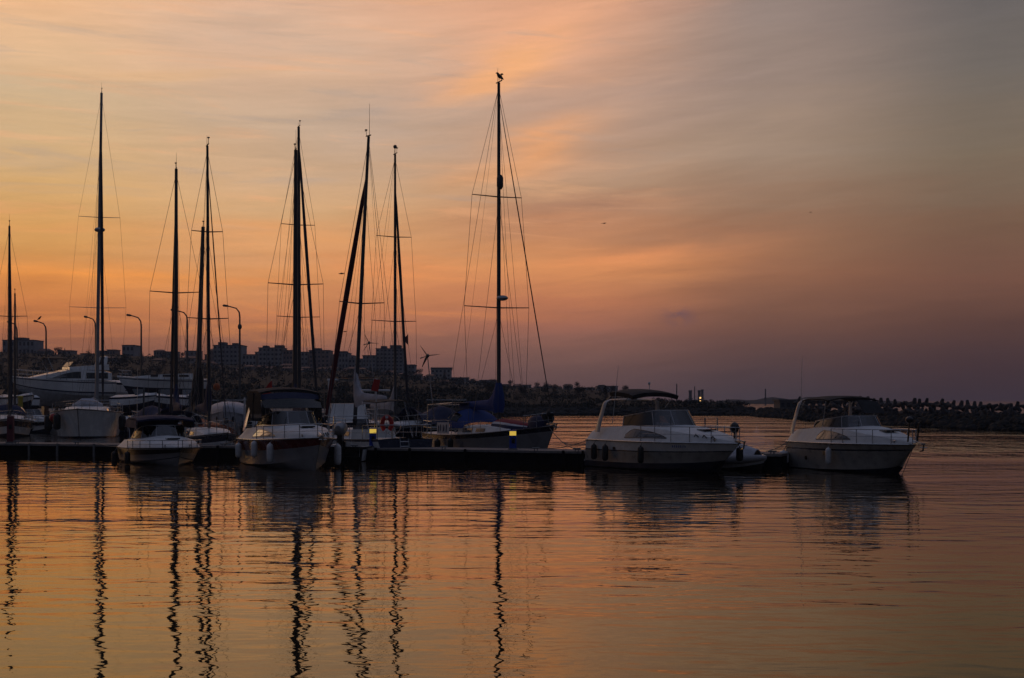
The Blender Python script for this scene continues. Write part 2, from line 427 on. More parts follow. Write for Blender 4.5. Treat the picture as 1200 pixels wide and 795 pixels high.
# ---------------------------------------------------------------- setting: water, ground, far shore, hill
def make_water():
    m = bpy.data.materials.new('harbour water'); m.use_nodes = True
    t = NT(m.node_tree); b = t.n['Principled BSDF']
    t.n.remove(b); out = [n for n in t.n if n.type == 'OUTPUT_MATERIAL'][0]
    deep = t.n.new('ShaderNodeBsdfDiffuse'); deep.inputs[0].default_value = (0.020, 0.014, 0.007, 1)
    gl = t.n.new('ShaderNodeBsdfGlossy'); gl.inputs['Roughness'].default_value = 0.02
    fr = t.n.new('ShaderNodeFresnel'); fr.inputs[0].default_value = 1.333
    mx = t.n.new('ShaderNodeMixShader'); t.put(gl.inputs[0], t.mix(t.mapr(fr.outputs[0], 0.25, 0.75), (1.0, 0.84, 0.58), (1.0, 0.96, 0.92))); t.l.new(fr.outputs[0], mx.inputs[0]); t.l.new(deep.outputs[0], mx.inputs[1]); t.l.new(gl.outputs[0], mx.inputs[2])
    t.l.new(mx.outputs[0], out.inputs[0])
    g = t.n.new('ShaderNodeNewGeometry'); s = t.n.new('ShaderNodeSeparateXYZ'); t.l.new(g.outputs['Position'], s.inputs[0])
    x, y = s.outputs[0], s.outputs[1]
    far = t.mapr(y, 62, 80)
    farx = t.math('MULTIPLY', far, t.mapr(x, 0.0, 6.0))
    # long gentle swell, ripples about a metre apart with crests running across, small ripples
    h1 = t.noise(t.xyz(t.math('MULTIPLY', x, 0.10), t.math('MULTIPLY', y, 0.22), 0), 1.0, 2, 0.5)
    h2 = t.noise(t.xyz(t.math('MULTIPLY', x, 0.62), t.math('MULTIPLY', y, 1.25), 4), 1.0, 2, 0.5, 0.4)
    h3 = t.noise(t.xyz(t.math('MULTIPLY', x, 1.9), t.math('MULTIPLY', y, 2.7), 9), 1.0, 2, 0.5)
    calm = t.mapr(t.noise(t.xyz(t.math('MULTIPLY', x, 0.05), t.math('MULTIPLY', y, 0.11), 2), 1.0, 2), 0.3, 0.7, 0.55, 1.25)
    h = t.math('ADD', t.math('MULTIPLY', h1, 0.050), t.math('ADD', t.math('MULTIPLY', t.math('MULTIPLY', h2, calm), 0.025), t.math('MULTIPLY', t.math('MULTIPLY', h3, calm), 0.0072)))
    h4 = t.noise(t.xyz(t.math('MULTIPLY', x, 0.55), t.math('MULTIPLY', y, 0.16), 14), 1.0, 4, 0.6)
    gust = t.mapr(t.noise(t.xyz(t.math('MULTIPLY', x, 0.02), t.math('MULTIPLY', y, 0.055), 5), 1.0, 3), 0.35, 0.62, 0.25, 1.3)
    h = t.math('ADD', h, t.math('MULTIPLY', t.math('MULTIPLY', t.math('MULTIPLY', h4, farx), gust), 0.40))
    bn = t.n.new('ShaderNodeBump'); bn.inputs['Strength'].default_value = 1.0; bn.inputs['Distance'].default_value = 1.0
    t.put(bn.inputs['Height'], h); [t.l.new(bn.outputs[0], q.inputs['Normal']) for q in (deep, gl, fr)]
    return m


M['water'] = make_water()
mb = MB()
mb.add([(-4000, -600, 0), (4000, -600, 0), (4000, 9000, 0), (-4000, 9000, 0)], [(0, 1, 2, 3)])
tag(mb.build('water', 'water'), 'calm rippled harbour water mirroring the sunset', 'water', kind='structure')


def shore_D(px):  # distance of the far waterline against photo column
    return 222.0


RIDX = [-900, 0, 120, 225, 260, 330, 420, 470, 500, 560, 620, 700, 735, 760, 800, 860, 910, 960]
RIDY = [398, 413, 416, 419, 428, 430, 434, 437, 442, 450, 455, 457, 461, 471, 472, 474, 476, 477]


def hill_z(px, D):
    """terrain height by bearing and distance"""
    ry = interp(px, RIDX, RIDY)
    zr = PZ(ry, 690)
    wob = 0.8 * sin(px * 0.05 + D * 0.02) + 0.5 * sin(px * 0.13 - D * 0.05)
    if zr < 0.9:                                   # low tongue of land on the right
        return interp(D, [266, 269, 278, 304, 440], [0.0, 0.9, 1.8, 2.2, 2.2]) * interp(px, [840, 885], [1, 0.55]) + (0.2 * wob if D > 274 else 0)
    return interp(D, [266, 270, 330, 440, 690, 760, 1400], [0.0, 1.0, 1.8 + zr * 0.14, 1.2 + zr * 0.45, zr, zr * 0.98, zr * 0.7]) + (wob * 0.35 if D > 284 else 0)


cols = [-900 + 20 * i for i in range(91)]
rowsD = [263, 266, 270, 278, 290, 310, 340, 380, 420, 480, 540, 600, 650, 690, 720, 760, 900, 1100, 1400]
vs = []; fs = []
for D in rowsD:
    for c in cols:
        z = hill_z(c, D) if D >= 266 else -0.8
        if c >= 880 and D >= 266: z = -0.8
        vs.append((PX(c, D), D, z))
nC = len(cols)
for i in range(len(rowsD) - 1):
    for j in range(nC - 1):
        a = i * nC + j
        fs.append((a, a + 1, a + nC + 1, a + nC))
mb = MB(); mb.add(vs, fs)
tag(mb.build('hillside', 'hill', angle=80), 'dark scrubby hillside rising behind the marina', 'hill', kind='structure')

# far headland behind the tongue, a bluish low hill
mb = MB(); rings = []
for i in range(30):
    x = 140 + 7 * i; h = 6 * sin(pi * i / 29) * (0.8 + 0.2 * sin(i * 1.3)) + 0.2
    rings.append([(x, 1220, -1), (x, 1250, h * 0.8), (x, 1280, h), (x, 1340, -1)])
mb.loft(rings, closed=False)
tag(mb.build('headland', 'hill', angle=80), 'faint low headland far across the water', 'headland', kind='structure')

# boatyard quay on the left
mb = MB()
qx = [(-260, 128), (PX(300, 128), 128), (PX(300, 128), 282), (-260, 282)]
vs = [(x, y, -1.5) for x, y in qx] + [(x, y, 1.2) for x, y in qx]
mb.add(vs, [(4, 5, 6, 7), (0, 1, 5, 4), (1, 2, 6, 5), (2, 3, 7, 6), (3, 0, 4, 7)])
tag(mb.build('quay', 'concrete'), 'concrete boatyard quay below the hauled out boats', 'quay', kind='structure')


# ---------------------------------------------------------------- foliage
def leaf_cloud(mb, c, r, n, s, rnd):
    for _ in range(n):
        a = rnd.uniform(0, 2 * pi); q = rnd.uniform(-1, 1); k = rnd.uniform(0.25, 1) ** 0.6
        d = sqrt(1 - q * q)
        p = Vector((c[0] + r[0] * d * cos(a) * k, c[1] + r[1] * d * sin(a) * k, c[2] + r[2] * q * k))
        u = Vector((rnd.uniform(-1, 1), rnd.uniform(-1, 1), rnd.uniform(-1, 1))).normalized() * s * rnd.uniform(0.6, 1.3)
        w = u.cross(Vector((rnd.uniform(-1, 1), rnd.uniform(-1, 1), rnd.uniform(-1, 1)))).normalized() * s * rnd.uniform(0.4, 0.9)
        mb.add([p - u, p - w * 0.7, p + u, p + w], [(0, 1, 2, 3)])


def make_tree(h, w, seed, columnar=False):
    rnd = random.Random(seed)
    t = thing('tree', '', 'tree')
    tr = MB(); tr.tube([(0, 0, 0), (0.02 * h, 0, h * 0.35), (0.0, 0.02 * h, h * 0.75)], [h * 0.03, h * 0.022, h * 0.008], 6)
    for k in range(5):
        a = rnd.uniform(0, 6.28); z = h * rnd.uniform(0.3, 0.6)
        tr.tube([(0, 0, z), (w * 0.35 * cos(a), w * 0.35 * sin(a), z + h * 0.2)], [h * 0.012, h * 0.005], 4)
    tr.build('trunk', 'bark', t)
    cr = MB()
    for k in range(9 if not columnar else 5):
        if columnar:
            z = h * (0.3 + 0.15 * k); q = w * 0.5 * (1 - 0.16 * k)
            leaf_cloud(cr, (rnd.uniform(-.1, .1) * w, rnd.uniform(-.1, .1) * w, z), (q, q, h * 0.17), 70, h * 0.035, rnd)
        else:
            a = rnd.uniform(0, 6.28); q = w * 0.33 * sqrt(rnd.random())
            z = h * rnd.uniform(0.26, 0.84); rr = w * rnd.uniform(0.2, 0.34)
            leaf_cloud(cr, (q * cos(a), q * sin(a), z), (rr, rr, rr * 0.75), 75, h * 0.035, rnd)
    cr.build('crown', 'leaf', t)
    return t


rnd = random.Random(3)
protos = [make_tree(7, 6, 1), make_tree(8.5, 5, 2), make_tree(6, 7, 4), make_tree(9, 3.2, 5, True)]
used = [False] * 4
tree_spots = []   # (px, D, kind, scale)
for px, py, k, sc_ in [(56, 405, 2, 0.75), (68, 401, 0, 1.1), (76, 405, 3, 0.55), (104, 411, 2, 0.9), (166, 408, 2, 0.6), (190, 410, 1, 0.6), (214, 409, 0, 0.7), (242, 411, 1, 0.6),
                     (338, 409, 0, .7), (390, 415, 2, .7), (418, 418, 1, .7), (480, 430, 2, 0.9), (492, 428, 0, 0.9), (556, 440, 2, .7), (598, 446, 0, .8), (640, 450, 2, .8), (676, 451, 0, .8), (732, 456, 2, .9)]:
    tree_spots.append((px, 640, k, sc_))
for i in range(70):
    px = rnd.uniform(-40, 740); D = rnd.uniform(290, 590)
    tree_spots.append((px, D, rnd.choice((0, 0, 1, 2, 2, 3)), rnd.uniform(0.45, 0.85)))
for i in range(26):
    tree_spots.append((rnd.uniform(480, 870), rnd.uniform(278, 340), rnd.choice((0, 1, 2, 2)), rnd.uniform(0.16, 0.30)))
for px, D, k, sc_ in tree_spots:
    t = protos[k] if not used[k] else copy_tree(protos[k])
    used[k] = True
    t.location = (PX(px, D), D, hill_z(px, D) - 0.2); t.rotation_euler.z = rnd.uniform(0, 6.28)
    s2 = sc_ * 0.62; t.scale = (s2, s2, s2 * rnd.uniform(0.85, 1.15))
    if k == 3: tag(t, 'narrow columnar tree on the dark hillside', 'tree', 'columnar hillside trees')
    elif D == 640: tag(t, 'bushy tree silhouetted on the ridge beside the town blocks', 'tree', 'ridge trees')
    elif D < 341 and sc_ <= 0.3: tag(t, 'small bush on the low tongue of land across the water', 'bush', 'shore bushes')
    else: tag(t, 'dark bushy tree on the slope below the town', 'tree', 'slope trees')

mb = MB(); rnd = random.Random(11)
for i in range(3800):
    px = rnd.uniform(-60, 875); D = rnd.choice((rnd.uniform(270, 290), rnd.uniform(270, 360), rnd.uniform(275, 645)))
    zr = hill_z(px, D)
    r = rnd.uniform(0.5, 1.3) * (D / 300) ** 0.5 * (0.55 if px > 600 else 1)
    leaf_cloud(mb, (PX(px, D), D, zr + r * 0.35), (r * 1.3, r * 1.3, r * 0.8), 16, r * 0.35, rnd)
tag(mb.build('scrub', 'leaf', angle=180), 'low scrub and undergrowth covering the hillside and shore', 'scrub', kind='stuff')

mb = MB(); rnd = random.Random(31)
for i in range(900):
    px = rnd.uniform(280, 884); g = rnd.random(); D = 265.6 + 5 * g; r = rnd.uniform(0.3, 0.75)
    c = (PX(px, D), D, 0.1 + 1.0 * g); rings = []
    for k in range(4):
        a = -pi / 2 + pi * k / 3
        rings.append([(c[0] + r * 1.3 * max(cos(a), .15) * cos(2 * pi * j / 6 + k) * rnd.uniform(.7, 1.2), c[1] + r * max(cos(a), .15) * sin(2 * pi * j / 6 + k) * rnd.uniform(.7, 1.2), c[2] + r * 0.7 * sin(a)) for j in range(6)])
    mb.loft(rings)
tag(mb.build('shore_rocks', 'rock', angle=20), 'dark rocks edging the far shore', 'rocks', kind='stuff')

# ---------------------------------------------------------------- town on the ridge
WIN = {}


def block(label, x0, x1, ytop, ybase, D=690, floors=5, ncol=5, wall='wallgrey', roofbox=(), gable=False, depth=14, name='apartment_block', cat='building', group=None, yaw=0.0):
    cx = (PX(x0, D) + PX(x1, D)) / 2; w = PX(x1, D) - PX(x0, D); zt = PZ(ytop, D); zb = PZ(ybase, D)
    h = zt - zb
    t = thing(name, label, cat, (cx, D + depth / 2, zb), yaw, group)
    mb = MB(); mb.box((0, 0, h / 2 - 1.5), (w, depth, h + 3))
    mb.build('wall', wall, t)
    mb = MB()
    if gable:
        rh = min(3, w * 0.22)
        a = w / 2 + 0.4; b = depth / 2 + 0.4
        mb.add([(-a, -b, h), (a, -b, h), (a, b, h), (-a, b, h), (-a * 0.6, 0, h + rh), (a * 0.6, 0, h + rh)], [(0, 1, 5, 4), (1, 2, 5), (2, 3, 4, 5), (3, 0, 4), (3, 2, 1, 0)])
        mb.build('roof', 'roofred', t)
    else:
        mb.box((0, 0, h + 0.12), (w + 0.5, depth + 0.5, 0.25))
        for (f0, f1, hh) in roofbox:
            mb.box((lerp(-w / 2, w / 2, (f0 + f1) / 2), 1, h + 0.25 + hh / 2), (w * (f1 - f0), depth * 0.5, hh))
        rf = mb.build('roof', 'roofgrey', t)
    if floors:
        fh = h / floors; ww = min(1.7, w / ncol * 0.5); wh = fh * 0.46
        key = (round(ww, 1), round(wh, 1))
        if key not in WIN:
            m2 = MB(); m2.box((0, 0, 0), (key[0], 0.24, key[1])); o = m2.build('window', 'window'); WIN[key] = o.data; bpy.data.objects.remove(o)
        for i in range(floors):
            for j in range(ncol):
                o = bpy.data.objects.new('window', WIN[key]); COL.objects.link(o); o.parent = t
                o.location = (-w / 2 + w * (j + 0.5) / ncol, -depth / 2 - 0.04, fh * (i + 0.55))
        if not gable and w > 8:
            for i in range(1, floors):
                for j in (0.22, 0.72):
                    m3 = MB(); m3.box((0, 0, 0), (w * 0.16, 1.1, 0.9))
                    if ('bal', round(w)) not in WIN:
                        o = m3.build('balcony', wall); WIN[('bal', round(w))] = o.data; bpy.data.objects.remove(o)
                    o = bpy.data.objects.new('balcony', WIN[('bal', round(w))]); COL.objects.link(o); o.parent = t
                    o.location = (-w / 2 + w * j, -depth / 2 - 0.62, fh * i + 0.1)
    return t


block('long pale block at the edge of the ridge above the motor yacht', 3, 40, 399, 426, floors=3, ncol=8, roofbox=((0.3, 0.6, 1.2),))
block('small boxy block alone on the low ridge between two lamp posts', 143, 157, 405, 422, floors=2, ncol=3)
block('tall grey block with pale panels beside the third lamp post', 250, 283, 405, 436, floors=6, ncol=7, roofbox=((0.1, 0.35, 1.4), (0.6, 0.8, 1.0)))
block('short block touching the tall grey block beside the lamp post', 284, 300, 416, 436, D=694, floors=3, ncol=4, wall='wallpale')
block('wide grey block with two roof sheds behind the express cruiser', 303, 331, 408, 434, floors=5, ncol=6, roofbox=((0.1, 0.3, 1.0), (0.6, 0.95, 1.2)))
block('reddish block joined to the wide grey block on the ridge', 331.5, 347, 411, 434, D=692, floors=4, ncol=4, wall='wallbrick')
block('pale block half hidden by the close pair of masts behind the express cruiser', 348, 361, 413, 435, D=696, floors=4, ncol=3, wall='wallpale')
block('reddish stepped block between the close pair of masts and the maroon furled sail', 362, 386, 411, 436, floors=5, ncol=5, wall='wallbrick', roofbox=((0.1, 0.5, 1.0),))
block('grey block seen between the leaning maroon sail and leaning mast', 393, 408, 414, 438, D=693, floors=4, ncol=4, roofbox=((0.2, 0.8, 0.8),))
block('low pale house block at the foot of the leaning mast', 408.5, 424, 421, 438, D=698, floors=3, ncol=4, wall='wallpale')
block('lower wing of the tower block behind the wind generator', 425, 440, 417, 444, floors=6, ncol=4)
block('tall dark tower block with a stepped top', 440.5, 472, 409, 444, D=694, floors=8, ncol=7, roofbox=((0.15, 0.35, 1.2), (0.5, 0.9, 1.6)))
block('square block with a projecting top storey beside the blue sailing yacht', 505, 528, 433, 458, floors=5, ncol=5, wall='wallpale', roofbox=((-0.04, 1.04, 0.7),))
block('low wide block next to the one with the projecting top', 529, 549, 443, 458, D=694, floors=3, ncol=5)
block('low block just behind the tallest mast', 562, 582, 446, 460, floors=3, ncol=5)
block('lone dark block ending the ridge behind the grey cruiser', 700, 724, 453, 467, floors=3, ncol=5, roofbox=((0.1, 0.4, 0.5),))
rnd = random.Random(21)
hx = 588
while hx < 698:
    wd = rnd.uniform(7, 15)
    block('small roofed house in the low row along the ridge', hx, hx + wd, interp(hx, [588, 700], [450, 455]) + rnd.uniform(-1.5, 2), 463, D=690 + rnd.uniform(-12, 12), floors=2, ncol=3,
          wall=rnd.choice(('wallpale', 'wallgrey', 'wallbrick')), gable=rnd.random() < 0.6, name='house', cat='house', group='houses along the ridge', depth=9)
    hx += wd + rnd.uniform(0.5, 5)
for hx, hy, wd in ((486, 455, 10), (512, 462, 9), (538, 459, 9), (555, 462, 11), (215, 428, 13), (178, 430, 10), (232, 433, 12), (270, 442, 12), (310, 440, 12), (345, 442, 9), (90, 432, 12), (122, 428, 10)):
    D = 560
    block('small house standing on the slope among trees', hx, hx + wd, hy - 8, hy + 2, D=D, floors=2, ncol=3, wall=rnd.choice(('wallpale', 'wallgrey')), gable=rnd.random() < 0.7,
          name='house', cat='house', group='houses on the slope', depth=8)

rnd = random.Random(77)
hx = 42
while hx < 246:
    wd = rnd.uniform(8, 16)
    if not 136 < hx < 158:
        block('low house in the dim row along the ridge over the boatyard', hx, hx + wd, rnd.uniform(410, 415), 424, D=700 + rnd.uniform(-10, 10), floors=2, ncol=3, wall=rnd.choice(('wallpale', 'wallgrey', 'wallbrick')), gable=rnd.random() < 0.5, name='house', cat='house', group='houses along the boatyard ridge', depth=9)
    hx += wd + rnd.uniform(1, 12)
for i, (x0, x1, yt, D_, fl, wl_) in enumerate(((240, 251, 416, 705, 3, 'wallbrick'), (287, 304, 419, 715, 4, 'wallgrey'), (299, 312, 413, 712, 4, 'wallpale'), (340, 352, 414.5, 708, 4, 'wallgrey'), (356, 366, 416, 709, 4, 'wallpale'), (384, 395, 418, 706, 4, 'wallbrick'), (404, 414, 417, 711, 4, 'wallgrey'), (416, 427, 423, 706, 3, 'wallbrick'), (470, 486, 428, 700, 3, 'wallgrey'), (548, 562, 447, 700, 2, 'wallpale'))):
    block('apartment block filling the row behind the main ridge blocks', x0, x1, yt, 440 if x0 < 460 else 456, D=D_, floors=fl + 2, ncol=4, wall=wl_, roofbox=((0.2, 0.5, 0.9),) if i % 2 else (), group='infill blocks of the ridge')
rnd = random.Random(78)
for i in range(46):
    hx = rnd.uniform(236, 520); yr = interp(hx, RIDX, RIDY)
    block('small house on the slope under the town blocks', hx, hx + rnd.uniform(8, 14), yr + rnd.uniform(3, 15) - 6, yr + 22, D=rnd.uniform(560, 640), floors=3, ncol=3, wall=rnd.choice(('wallpale', 'wallgrey', 'wallbrick')), gable=rnd.random() < 0.6, name='house', cat='house', group='houses under the town blocks', depth=8)
# low sheds on the breakwater
block('low dark shed at the root of the rocky breakwater', 914, 947, 470, 480, D=262, floors=1, ncol=5, depth=6, name='shed', cat='shed', wall='roofgrey')

# industrial stacks on the horizon
for px, py, r, lab in ((793, 450, 0.35, 'thin lattice mast rising alone behind the low shore'), (809, 458, 1.0, 'short dark stack standing between mast and lit stacks'),
                      (814, 453, 0.3, 'thin pale pole behind the short dark stack'), (819.5, 458, 0.9, 'dark stack of the lit pair, carrying two lamps'), (823, 457, 0.8, 'second stack of the lit pair, without lamps'),
                      (897, 456, 0.4, 'thin pole alone on the open horizon')):
    D = 900.0
    t = thing('chimney_stack' if r > 0.6 else 'mast_tower', lab, 'chimney' if r > 0.6 else 'mast', (PX(px, D), D, 0))
    h = PZ(py, D)
    mb = MB(); mb.tube([(0, 0, 0), (0, 0, h)], [r * 1.15, r * 0.9], 8); mb.build('shaft', 'roofgrey', t)
    if r > 0.6:
        mb = MB(); mb.tube([(0, 0, h - 0.6), (0, 0, h + 0.2)], [r * 1.15, r * 1.15], 8); mb.build('rim', 'roofgrey', t)
        mb = MB(); mb.box((0, 3, 1.6), (5.5, 4, 3.2)); mb.build('base', 'roofgrey', t)
    if px == 819.5:
        for zy, s in ((466.5, 0.55), (470, 0.45)):
            mb = MB(); mb.ell((0.4, -r - 0.5, PZ(zy, D)), (s, 0.4, s), 8, 6); mb.build('lamp', 'towerlight', t)
    else:
        mb = MB(); mb.box((0, 0, h * 0.45), (r * 2.8, r * 2.8, 0.4)); mb.build('platform', 'roofgrey', t)

# ---------------------------------------------------------------- breakwater with tetrapods
BW = [(880, 488), (905, 490), (1000, 496.5), (1100, 501.5), (1200, 506), (1350, 512)]
bw = [(PX(x, F * CH / (y - HOR)), F * CH / (y - HOR)) for x, y in BW]
mb = MB(); rings = []
NB = 60
path = []
for i in range(NB + 1):
    q = i / NB * (len(bw) - 1); k = min(int(q), len(bw) - 2); f = q - k
    path.append((lerp(bw[k][0], bw[k + 1][0], f), lerp(bw[k][1], bw[k + 1][1], f)))
for i, (x, y) in enumerate(path):
    rings.append([(x, y - 1.0, -0.8), (x + 1.0, y + 2.0, 0.35), (x + 2.0, y + 5, 0.9), (x + 3, y + 8, 1.15), (x + 4, y + 14, 1.15), (x + 8, y + 24, -0.8)])
mb.loft(rings, closed=False)
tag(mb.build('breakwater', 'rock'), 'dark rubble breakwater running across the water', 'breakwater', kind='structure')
mb = MB(); rnd = random.Random(5)
for _ in range(1100):
    q = rnd.random() * NB; k = min(int(q), NB - 1); f = q - k
    x = lerp(path[k][0], path[k + 1][0], f); y = lerp(path[k][1], path[k + 1][1], f)
    g = rnd.random(); z = interp(g, [0, 0.3, 0.65, 1], [0.0, 0.45, 0.9, 1.15]); y2 = y - 0.3 + 8 * g; x2 = x + 3 * g
    r = rnd.uniform(0.22, 0.6)
    n = 6; rings = []
    for i in range(5):
        a = -pi / 2 + pi * i / 4
        rings.append([(x2 + r * max(cos(a), .1) * cos(2 * pi * j / n + i) * rnd.uniform(0.7, 1.2), y2 + r * max(cos(a), .1) * sin(2 * pi * j / n + i) * rnd.uniform(0.7, 1.2), z + r * 0.75 * sin(a) * rnd.uniform(0.8, 1.1)) for j in range(n)])
    mb.loft(rings)
tag(mb.build('riprap', 'rock', angle=20), 'loose dark boulders covering the side of the breakwater', 'rocks', kind='stuff')


def tetrapod_mesh():
    mb = MB()
    for d in [(0, 0, 1)] + [(0.9428 * cos(a), 0.9428 * sin(a), -0.3333) for a in (0.3, 0.3 + 2 * pi / 3, 0.3 + 4 * pi / 3)]:
        d = Vector(d)
        mb.tube([d * 0.0, d * 0.12, d * 0.78, d * 0.84], [0.33, 0.33, 0.2, 0.15], 8)
    o = mb.build('tetrapod', 'tetra'); return o


tp = tetrapod_mesh(); first = True
rnd = random.Random(9)
px = 936.0; n = 0
while px < 1235:
    wl = interp(px, [p[0] for p in BW], [p[1] for p in BW]); D = F * CH / (wl - HOR) + 10.0
    ytop = interp(px, [936, 1000, 1060, 1200], [465, 465.5, 467, 471.5])
    s = 11.0 / F * D * rnd.uniform(0.9, 1.15) / 1.3
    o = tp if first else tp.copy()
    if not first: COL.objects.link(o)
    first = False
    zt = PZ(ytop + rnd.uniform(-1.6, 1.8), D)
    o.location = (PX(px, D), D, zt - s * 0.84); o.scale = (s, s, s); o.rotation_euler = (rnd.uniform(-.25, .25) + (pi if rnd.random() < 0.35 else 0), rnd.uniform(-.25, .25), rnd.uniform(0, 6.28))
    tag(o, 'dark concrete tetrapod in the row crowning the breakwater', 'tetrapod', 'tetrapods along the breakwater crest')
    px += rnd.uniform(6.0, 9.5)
for i in range(90):
    px = rnd.uniform(940, 1235); wl = interp(px, [p[0] for p in BW], [p[1] for p in BW]); D = F * CH / (wl - HOR) + 8.6
    ytop = interp(px, [936, 1000, 1060, 1200], [474, 475, 477, 482]) + rnd.uniform(-2, 3)
    s = 10.5 / F * D * rnd.uniform(0.9, 1.15) / 1.3
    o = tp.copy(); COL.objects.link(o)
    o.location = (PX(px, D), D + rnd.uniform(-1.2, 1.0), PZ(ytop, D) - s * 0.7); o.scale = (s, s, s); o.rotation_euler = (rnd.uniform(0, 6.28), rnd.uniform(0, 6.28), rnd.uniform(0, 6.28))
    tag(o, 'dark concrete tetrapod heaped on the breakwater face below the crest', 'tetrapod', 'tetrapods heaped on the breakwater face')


# ---------------------------------------------------------------- pier
def pier_D(px): return interp(px, [-200, 0, 690, 925, 960], [75.5, 72.3, 60.6, 57.4, 57.0])


def pier_y(px): return pier_D(px)


PT = 0.55
t = thing('pier', 'long low dark timber pier the boats are moored to', 'pier', (0, 0, 0))
pa = [(-160), 915]
pts = [(PX(p, pier_D(p)), pier_D(p)) for p in (-160, 100, 300, 500, 690, 800, 915)]
mb = MB(); rings = []
for x, y in pts: rings.append([(x, y, PT - 0.09), (x, y, PT), (x + 0.9, y + 2.3, PT), (x + 0.9, y + 2.3, PT - 0.09)])
mb.loft(rings); mb.build('deck', 'pierdeck', t)
mb = MB(); rings = []
for x, y in pts: rings.append([(x, y + 0.08, -0.15), (x, y + 0.08, PT - 0.092), (x, y + 0.30, PT - 0.092), (x, y + 0.30, -0.15)])
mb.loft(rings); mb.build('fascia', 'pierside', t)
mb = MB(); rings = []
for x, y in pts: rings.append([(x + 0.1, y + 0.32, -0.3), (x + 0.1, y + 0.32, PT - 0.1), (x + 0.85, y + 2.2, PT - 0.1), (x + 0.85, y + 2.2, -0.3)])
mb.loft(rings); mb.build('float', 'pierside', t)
for p in (-20, 34, 67, 110, 255, 440, 480, 545, 660, 683, 893):
    D = pier_D(p) - 0.1
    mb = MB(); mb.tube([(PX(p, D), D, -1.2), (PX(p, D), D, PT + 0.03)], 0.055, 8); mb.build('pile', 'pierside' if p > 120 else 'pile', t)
for p in (20, 90, 262, 415, 520, 628, 676, 905):
    D = pier_D(p) + 0.25; x = PX(p, D)
    mb = MB(); mb.tube([(x - 0.16, D, PT + 0.1), (x + 0.16, D, PT + 0.1)], 0.03, 6); mb.tube([(x - 0.06, D, PT - 0.01), (x - 0.06, D, PT + 0.1)], 0.025, 6); mb.tube([(x + 0.06, D, PT - 0.01), (x + 0.06, D, PT + 0.1)], 0.025, 6)
    mb.build('cleat', 'pile', t)


def pedestal(label, px, h, mat, lit):
    D = pier_D(px) + 0.9
    t = thing('power_pedestal', label, 'pedestal', (PX(px, D), D, PT), 0, 'power pedestals on the pier')
    mb = MB(); mb.box((0, 0, h / 2), (0.30, 0.24, h), taper=0.94); mb.build('post', mat, t)
    mb = MB(); mb.box((0, 0, 0.03), (0.38, 0.32, 0.06)); mb.build('base', 'pile', t)
    if lit:
        mb = MB(); mb.box((0, 0, h + 0.09), (0.27, 0.21, 0.18)); mb.build('lamp', 'yellowlight', t)
    mb = MB(); mb.box((0, 0, h + (0.205 if lit else 0.03)), (0.33, 0.27, 0.05), taper=0.8); mb.build('cap', mat, t)
    mb = MB(); mb.box((0.02, -0.125, h * 0.62), (0.14, 0.03, 0.2)); mb.build('socket_cover', 'black', t)
    return t


pedestal('blue power pedestal with lit lamp in front of the outboard boat', 437, 0.62, 'pedblue', True)
pedestal('blue power pedestal with lit lamp in front of the blue trimmed sailing yacht', 601, 0.58, 'pedblue', True)
pedestal('tall dark red unlit pedestal at the near empty end of the pier', 12.5, 1.25, 'pedred', False)


# ---------------------------------------------------------------- boats
class Hull:
    def __init__(s, L, B, fs, fb, draft=0.4, tb=0.9, tmax=0.4, p=2.3, rake=0.9, chine=0.9, zchine=0.03, zbow=0.55, flare=1.0, trake=0.1, spring=0.0):
        s.__dict__.update(locals())

    def half(s, t):
        if t < s.tmax: return s.tb + (1 - s.tb) * sin(pi / 2 * t / s.tmax)
        return max(0.012, 1 - ((t - s.tmax) / (1 - s.tmax)) ** s.p)

    def zs(s, t): return lerp(s.fs, s.fb, t * t) - s.spring * sin(pi * t)
    def zk(s, t): return lerp(-s.draft, -s.draft * 0.55, max(0, (t - 0.7) / 0.3) ** 2)
    def X(s, t, z):
        zs, zk = s.zs(t), s.zk(t); q = (zs - z) / (zs - zk)
        return -s.L / 2 + s.L * t - s.rake * q * max(0, (t - 0.5) / 0.5) ** 3 + s.trake * q * max(0, 1 - t * 6)

    def side(s, t, u, sd=1, off=0.0):
        """point on the topside: u 0 at the chine, 1 at the sheer, sd -1 starboard"""
        b = s.B / 2 * s.half(t); zs = s.zs(t)
        zc = lerp(s.zchine, s.zbow * zs, t ** 2.6)
        yc = b * max(0.15, s.chine - 0.40 * s.flare * t ** 2)
        y = lerp(yc, b, u ** (1 + 0.8 * s.flare * t)); z = lerp(zc, zs, u)
        return Vector((s.X(t, z) + off * 0.4 * t, sd * (y + off), z))

    def ring(s, t, us):
        r = [s.side(t, u, 1) for u in us]
        c = s.side(t, 0, 1); k = Vector((s.X(t, s.zk(t)), 0, s.zk(t)))
        mid = (c + k) / 2; mid.y = c.y * 0.55
        low = [mid, k, Vector((mid.x, -mid.y, mid.z))]
        return r, low

    def mesh(s, us, mats_rows, n=26):
        """us ascending from 0 to 1; mats_rows per strip between them, first is the bottom"""
        mb = MB(); rings = []
        ts = [i / n for i in range(n + 1)]
        for t in ts:
            r, low = s.ring(t, us)
            rings.append([Vector((p.x, p.y, p.z)) for p in reversed(r)] + low + [Vector((p.x, -p.y, p.z)) for p in r])
        k = len(us) - 1
        rows = [mats_rows[1 + k - 1 - i] for i in range(k)] + [mats_rows[0]] * 4 + [mats_rows[1 + i] for i in range(k)]
        mb.loft(rings, closed=False, rows=rows)
        mb.add(rings[0], [tuple(range(len(rings[0]) - 1, -1, -1))], mats_rows[-1])
        return mb


